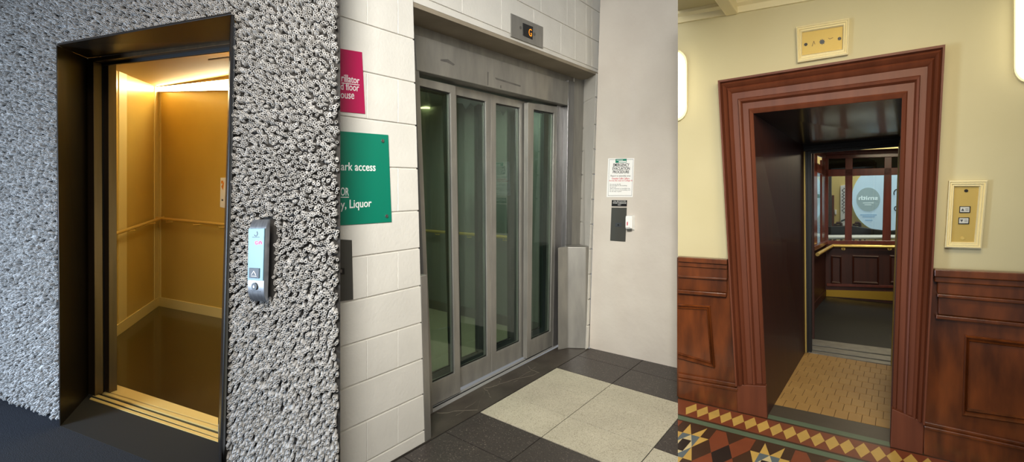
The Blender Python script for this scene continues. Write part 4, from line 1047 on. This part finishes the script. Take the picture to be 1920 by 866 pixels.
for k in range(8):
    a = math.pi * k / 4
    for s in (1,):
        x, y = math.cos(a), math.sin(a)
        mb.prism([W3.px(c[0] + x * 1.6 - y * .8, c[1] + y * 1.6 + x * .8, -.008), W3.px(c[0] + x * 5.2 - y * .8, c[1] + y * 5.2 + x * .8, -.008), W3.px(c[0] + x * 5.2 + y * .8, c[1] + y * 5.2 - x * .8, -.008), W3.px(c[0] + x * 1.6 + y * .8, c[1] + y * 1.6 - x * .8, -.008)], -N3 * .001)
mb.disc(W3.px(*c, -.008), -N3, .012, .0012, 12)
mb.build('star_mark', M['dark_grey'], t)
for pts in ([(1522, 87), (1525.5, 77), (1526.5, 77), (1528.5, 83), (1527.5, 83), (1526, 78.5), (1523.2, 87)], [(1553, 71), (1556, 72.5), (1562, 70), (1562, 71), (1556, 73.5), (1553, 72)]):
    MB().prism([W3.px(*q, -.008) for q in pts], -N3 * .0006).build('arrow_mark', M['bronze'], t)
for q in ((1511, 83.5), (1574, 72.5)): mb = MB(); mb.disc(W3.px(*q, -.008), -N3, .009, .004, 14); mb.build('screw', M['bronze_dark'], t)

# wall lamps
def wall_lamp(label, cx, cy, hw, hh, rr, clip=None):
    t = thing('wall_lamp', label, 'lamp')
    def outline(k, d, g=0):
        pts = []
        w, h_ = hw * k - g, hh * k - g; r = min(rr, w - .1, h_ - .1)
        for qx, qy, a0 in ((1, 1, 0), (-1, 1, 90), (-1, -1, 180), (1, -1, 270)):
            for i in range(7):
                a = math.radians(a0 + 15 * i)
                pts.append(W3.px(cx + qx * (w - r) + r * math.cos(a), cy + qy * (h_ - r) + r * math.sin(a), 0) - N3 * d)
        return pts
    mb = MB(); mb.sweep([outline(1, 0), outline(1, .025)]); mb.build('back_plate', M['creamwood'], t, clip=clip, smooth=40)
    mb = MB(); mb.sweep([outline(1, .025, 3), outline(1, .07, 3), outline(.9, .10, 3), outline(.6, .115, 3)]); mb.build('diffuser', M['opal'], t, clip=clip, smooth=60)
    return t
wall_lamp('lit opal wall lamp next to the plastered wall, across the casing from the call plate', 1258, 161, 32, 68, 26, clip=(1271.3, 'r'))
wall_lamp('lit rounded opal wall lamp above the brass call plate', 1936, 66, 37, 90, 26)

# ================================================================== daylight and lamps
def area(name, loc, target, size, power, color, size_y=None, spread=None):
    l = bpy.data.lights.new(name, 'AREA'); l.energy = power; l.color = [lin(c) for c in color]; l.size = size
    if size_y: l.shape = 'RECTANGLE'; l.size_y = size_y
    if spread: l.spread = math.radians(spread)
    o = bpy.data.objects.new(name, l); col.objects.link(o); o.location = loc
    o.rotation_euler = (Vector(target) - Vector(loc)).to_track_quat('-Z', 'Y').to_euler(); return o
def spot(name, loc, target, power, color, angle, blend=.6, rad=.1):
    l = bpy.data.lights.new(name, 'SPOT'); l.energy = power; l.color = [lin(c) for c in color]; l.spot_size = math.radians(angle); l.spot_blend = blend; l.shadow_soft_size = rad
    o = bpy.data.objects.new(name, l); col.objects.link(o); o.location = loc
    o.rotation_euler = (Vector(target) - Vector(loc)).to_track_quat('-Z', 'Y').to_euler(); return o
# lift 1: window daylight low from the side, ceiling downlight near the door
area('window_daylight', (-4.6, .9, .9), W1.P(.1, .7), 1.1, 98, (205, 228, 255), 1.4, 110)
area('hall_downlight', (-1.5, .9, 3.1), W1.P(1.2, 1.5), .35, 10, (255, 238, 218), spread=110)
# gold car
cq = (front.to_3d() + Rf) / 2
lq2 = Vector((cq.x, cq.y, zF - .06)) + N1 * .55
area('car_area_light', lq2, lq2 - Vector((0, 0, 1)) + N1 * .35, .7, 20, (255, 238, 190), .5)  # added unseen fill behind the header, brightens the lower car walls
# lift 2: ceiling fluorescent
area('ceiling_fluorescent', (-.35, -.5, 2.8), (.1, 3.3, 1.35), 1.3, 51, (255, 252, 244), 1.0, 75)
cm = (f1 + f2 + c0 + c1) / 4
area('car_area_light', cm + Vector((0, 0, 2.25)), cm, .5, 19, (255, 248, 228))
# lift 3: hall ceiling lamp, glow of the opal wall lamps is the lamps' own
area('hall_ceiling_lamp', W3.P(.9, 2.5, -1.3), W3.P(.6, .9), .7, 15, (255, 236, 196), spread=150)
cm3 = (lf0 + cB + RR + RF) / 4
area('panelled_car_lamp', cm3 + V * (ztop - .06), cm3, .5, 15, (255, 236, 200))
cf3 = (cB + RR) / 2 + N3 * .7
area('cafe_daylight', cf3 + V * 2.9, cf3 + N3 * .4 + V * 1.2, .8, 45, (255, 250, 238))

w = bpy.data.worlds.new('World'); scene.world = w; w.use_nodes = True
bg = w.node_tree.nodes['Background']; bg.inputs[0].default_value = rgb(205, 208, 212); bg.inputs[1].default_value = .36

settle()
c = bpy.data.cameras.new('Camera'); co_ = bpy.data.objects.new('Camera', c); col.objects.link(co_)
c.sensor_width = 36; c.lens = 36 * F / 1920; c.shift_y = -(433 - Y0) / 1920; c.clip_start = .02
co_.location = CAM; co_.rotation_euler = (math.pi / 2, 0, 0); scene.camera = co_
scene.view_settings.view_transform = 'Standard'; scene.view_settings.look = 'None'
scene.view_settings.exposure = 0; scene.view_settings.gamma = 1; scene.view_settings.use_curve_mapping = False
scene.cycles.max_bounces = 8; scene.cycles.transparent_max_bounces = 16
scene.cycles.sample_clamp_indirect = 6
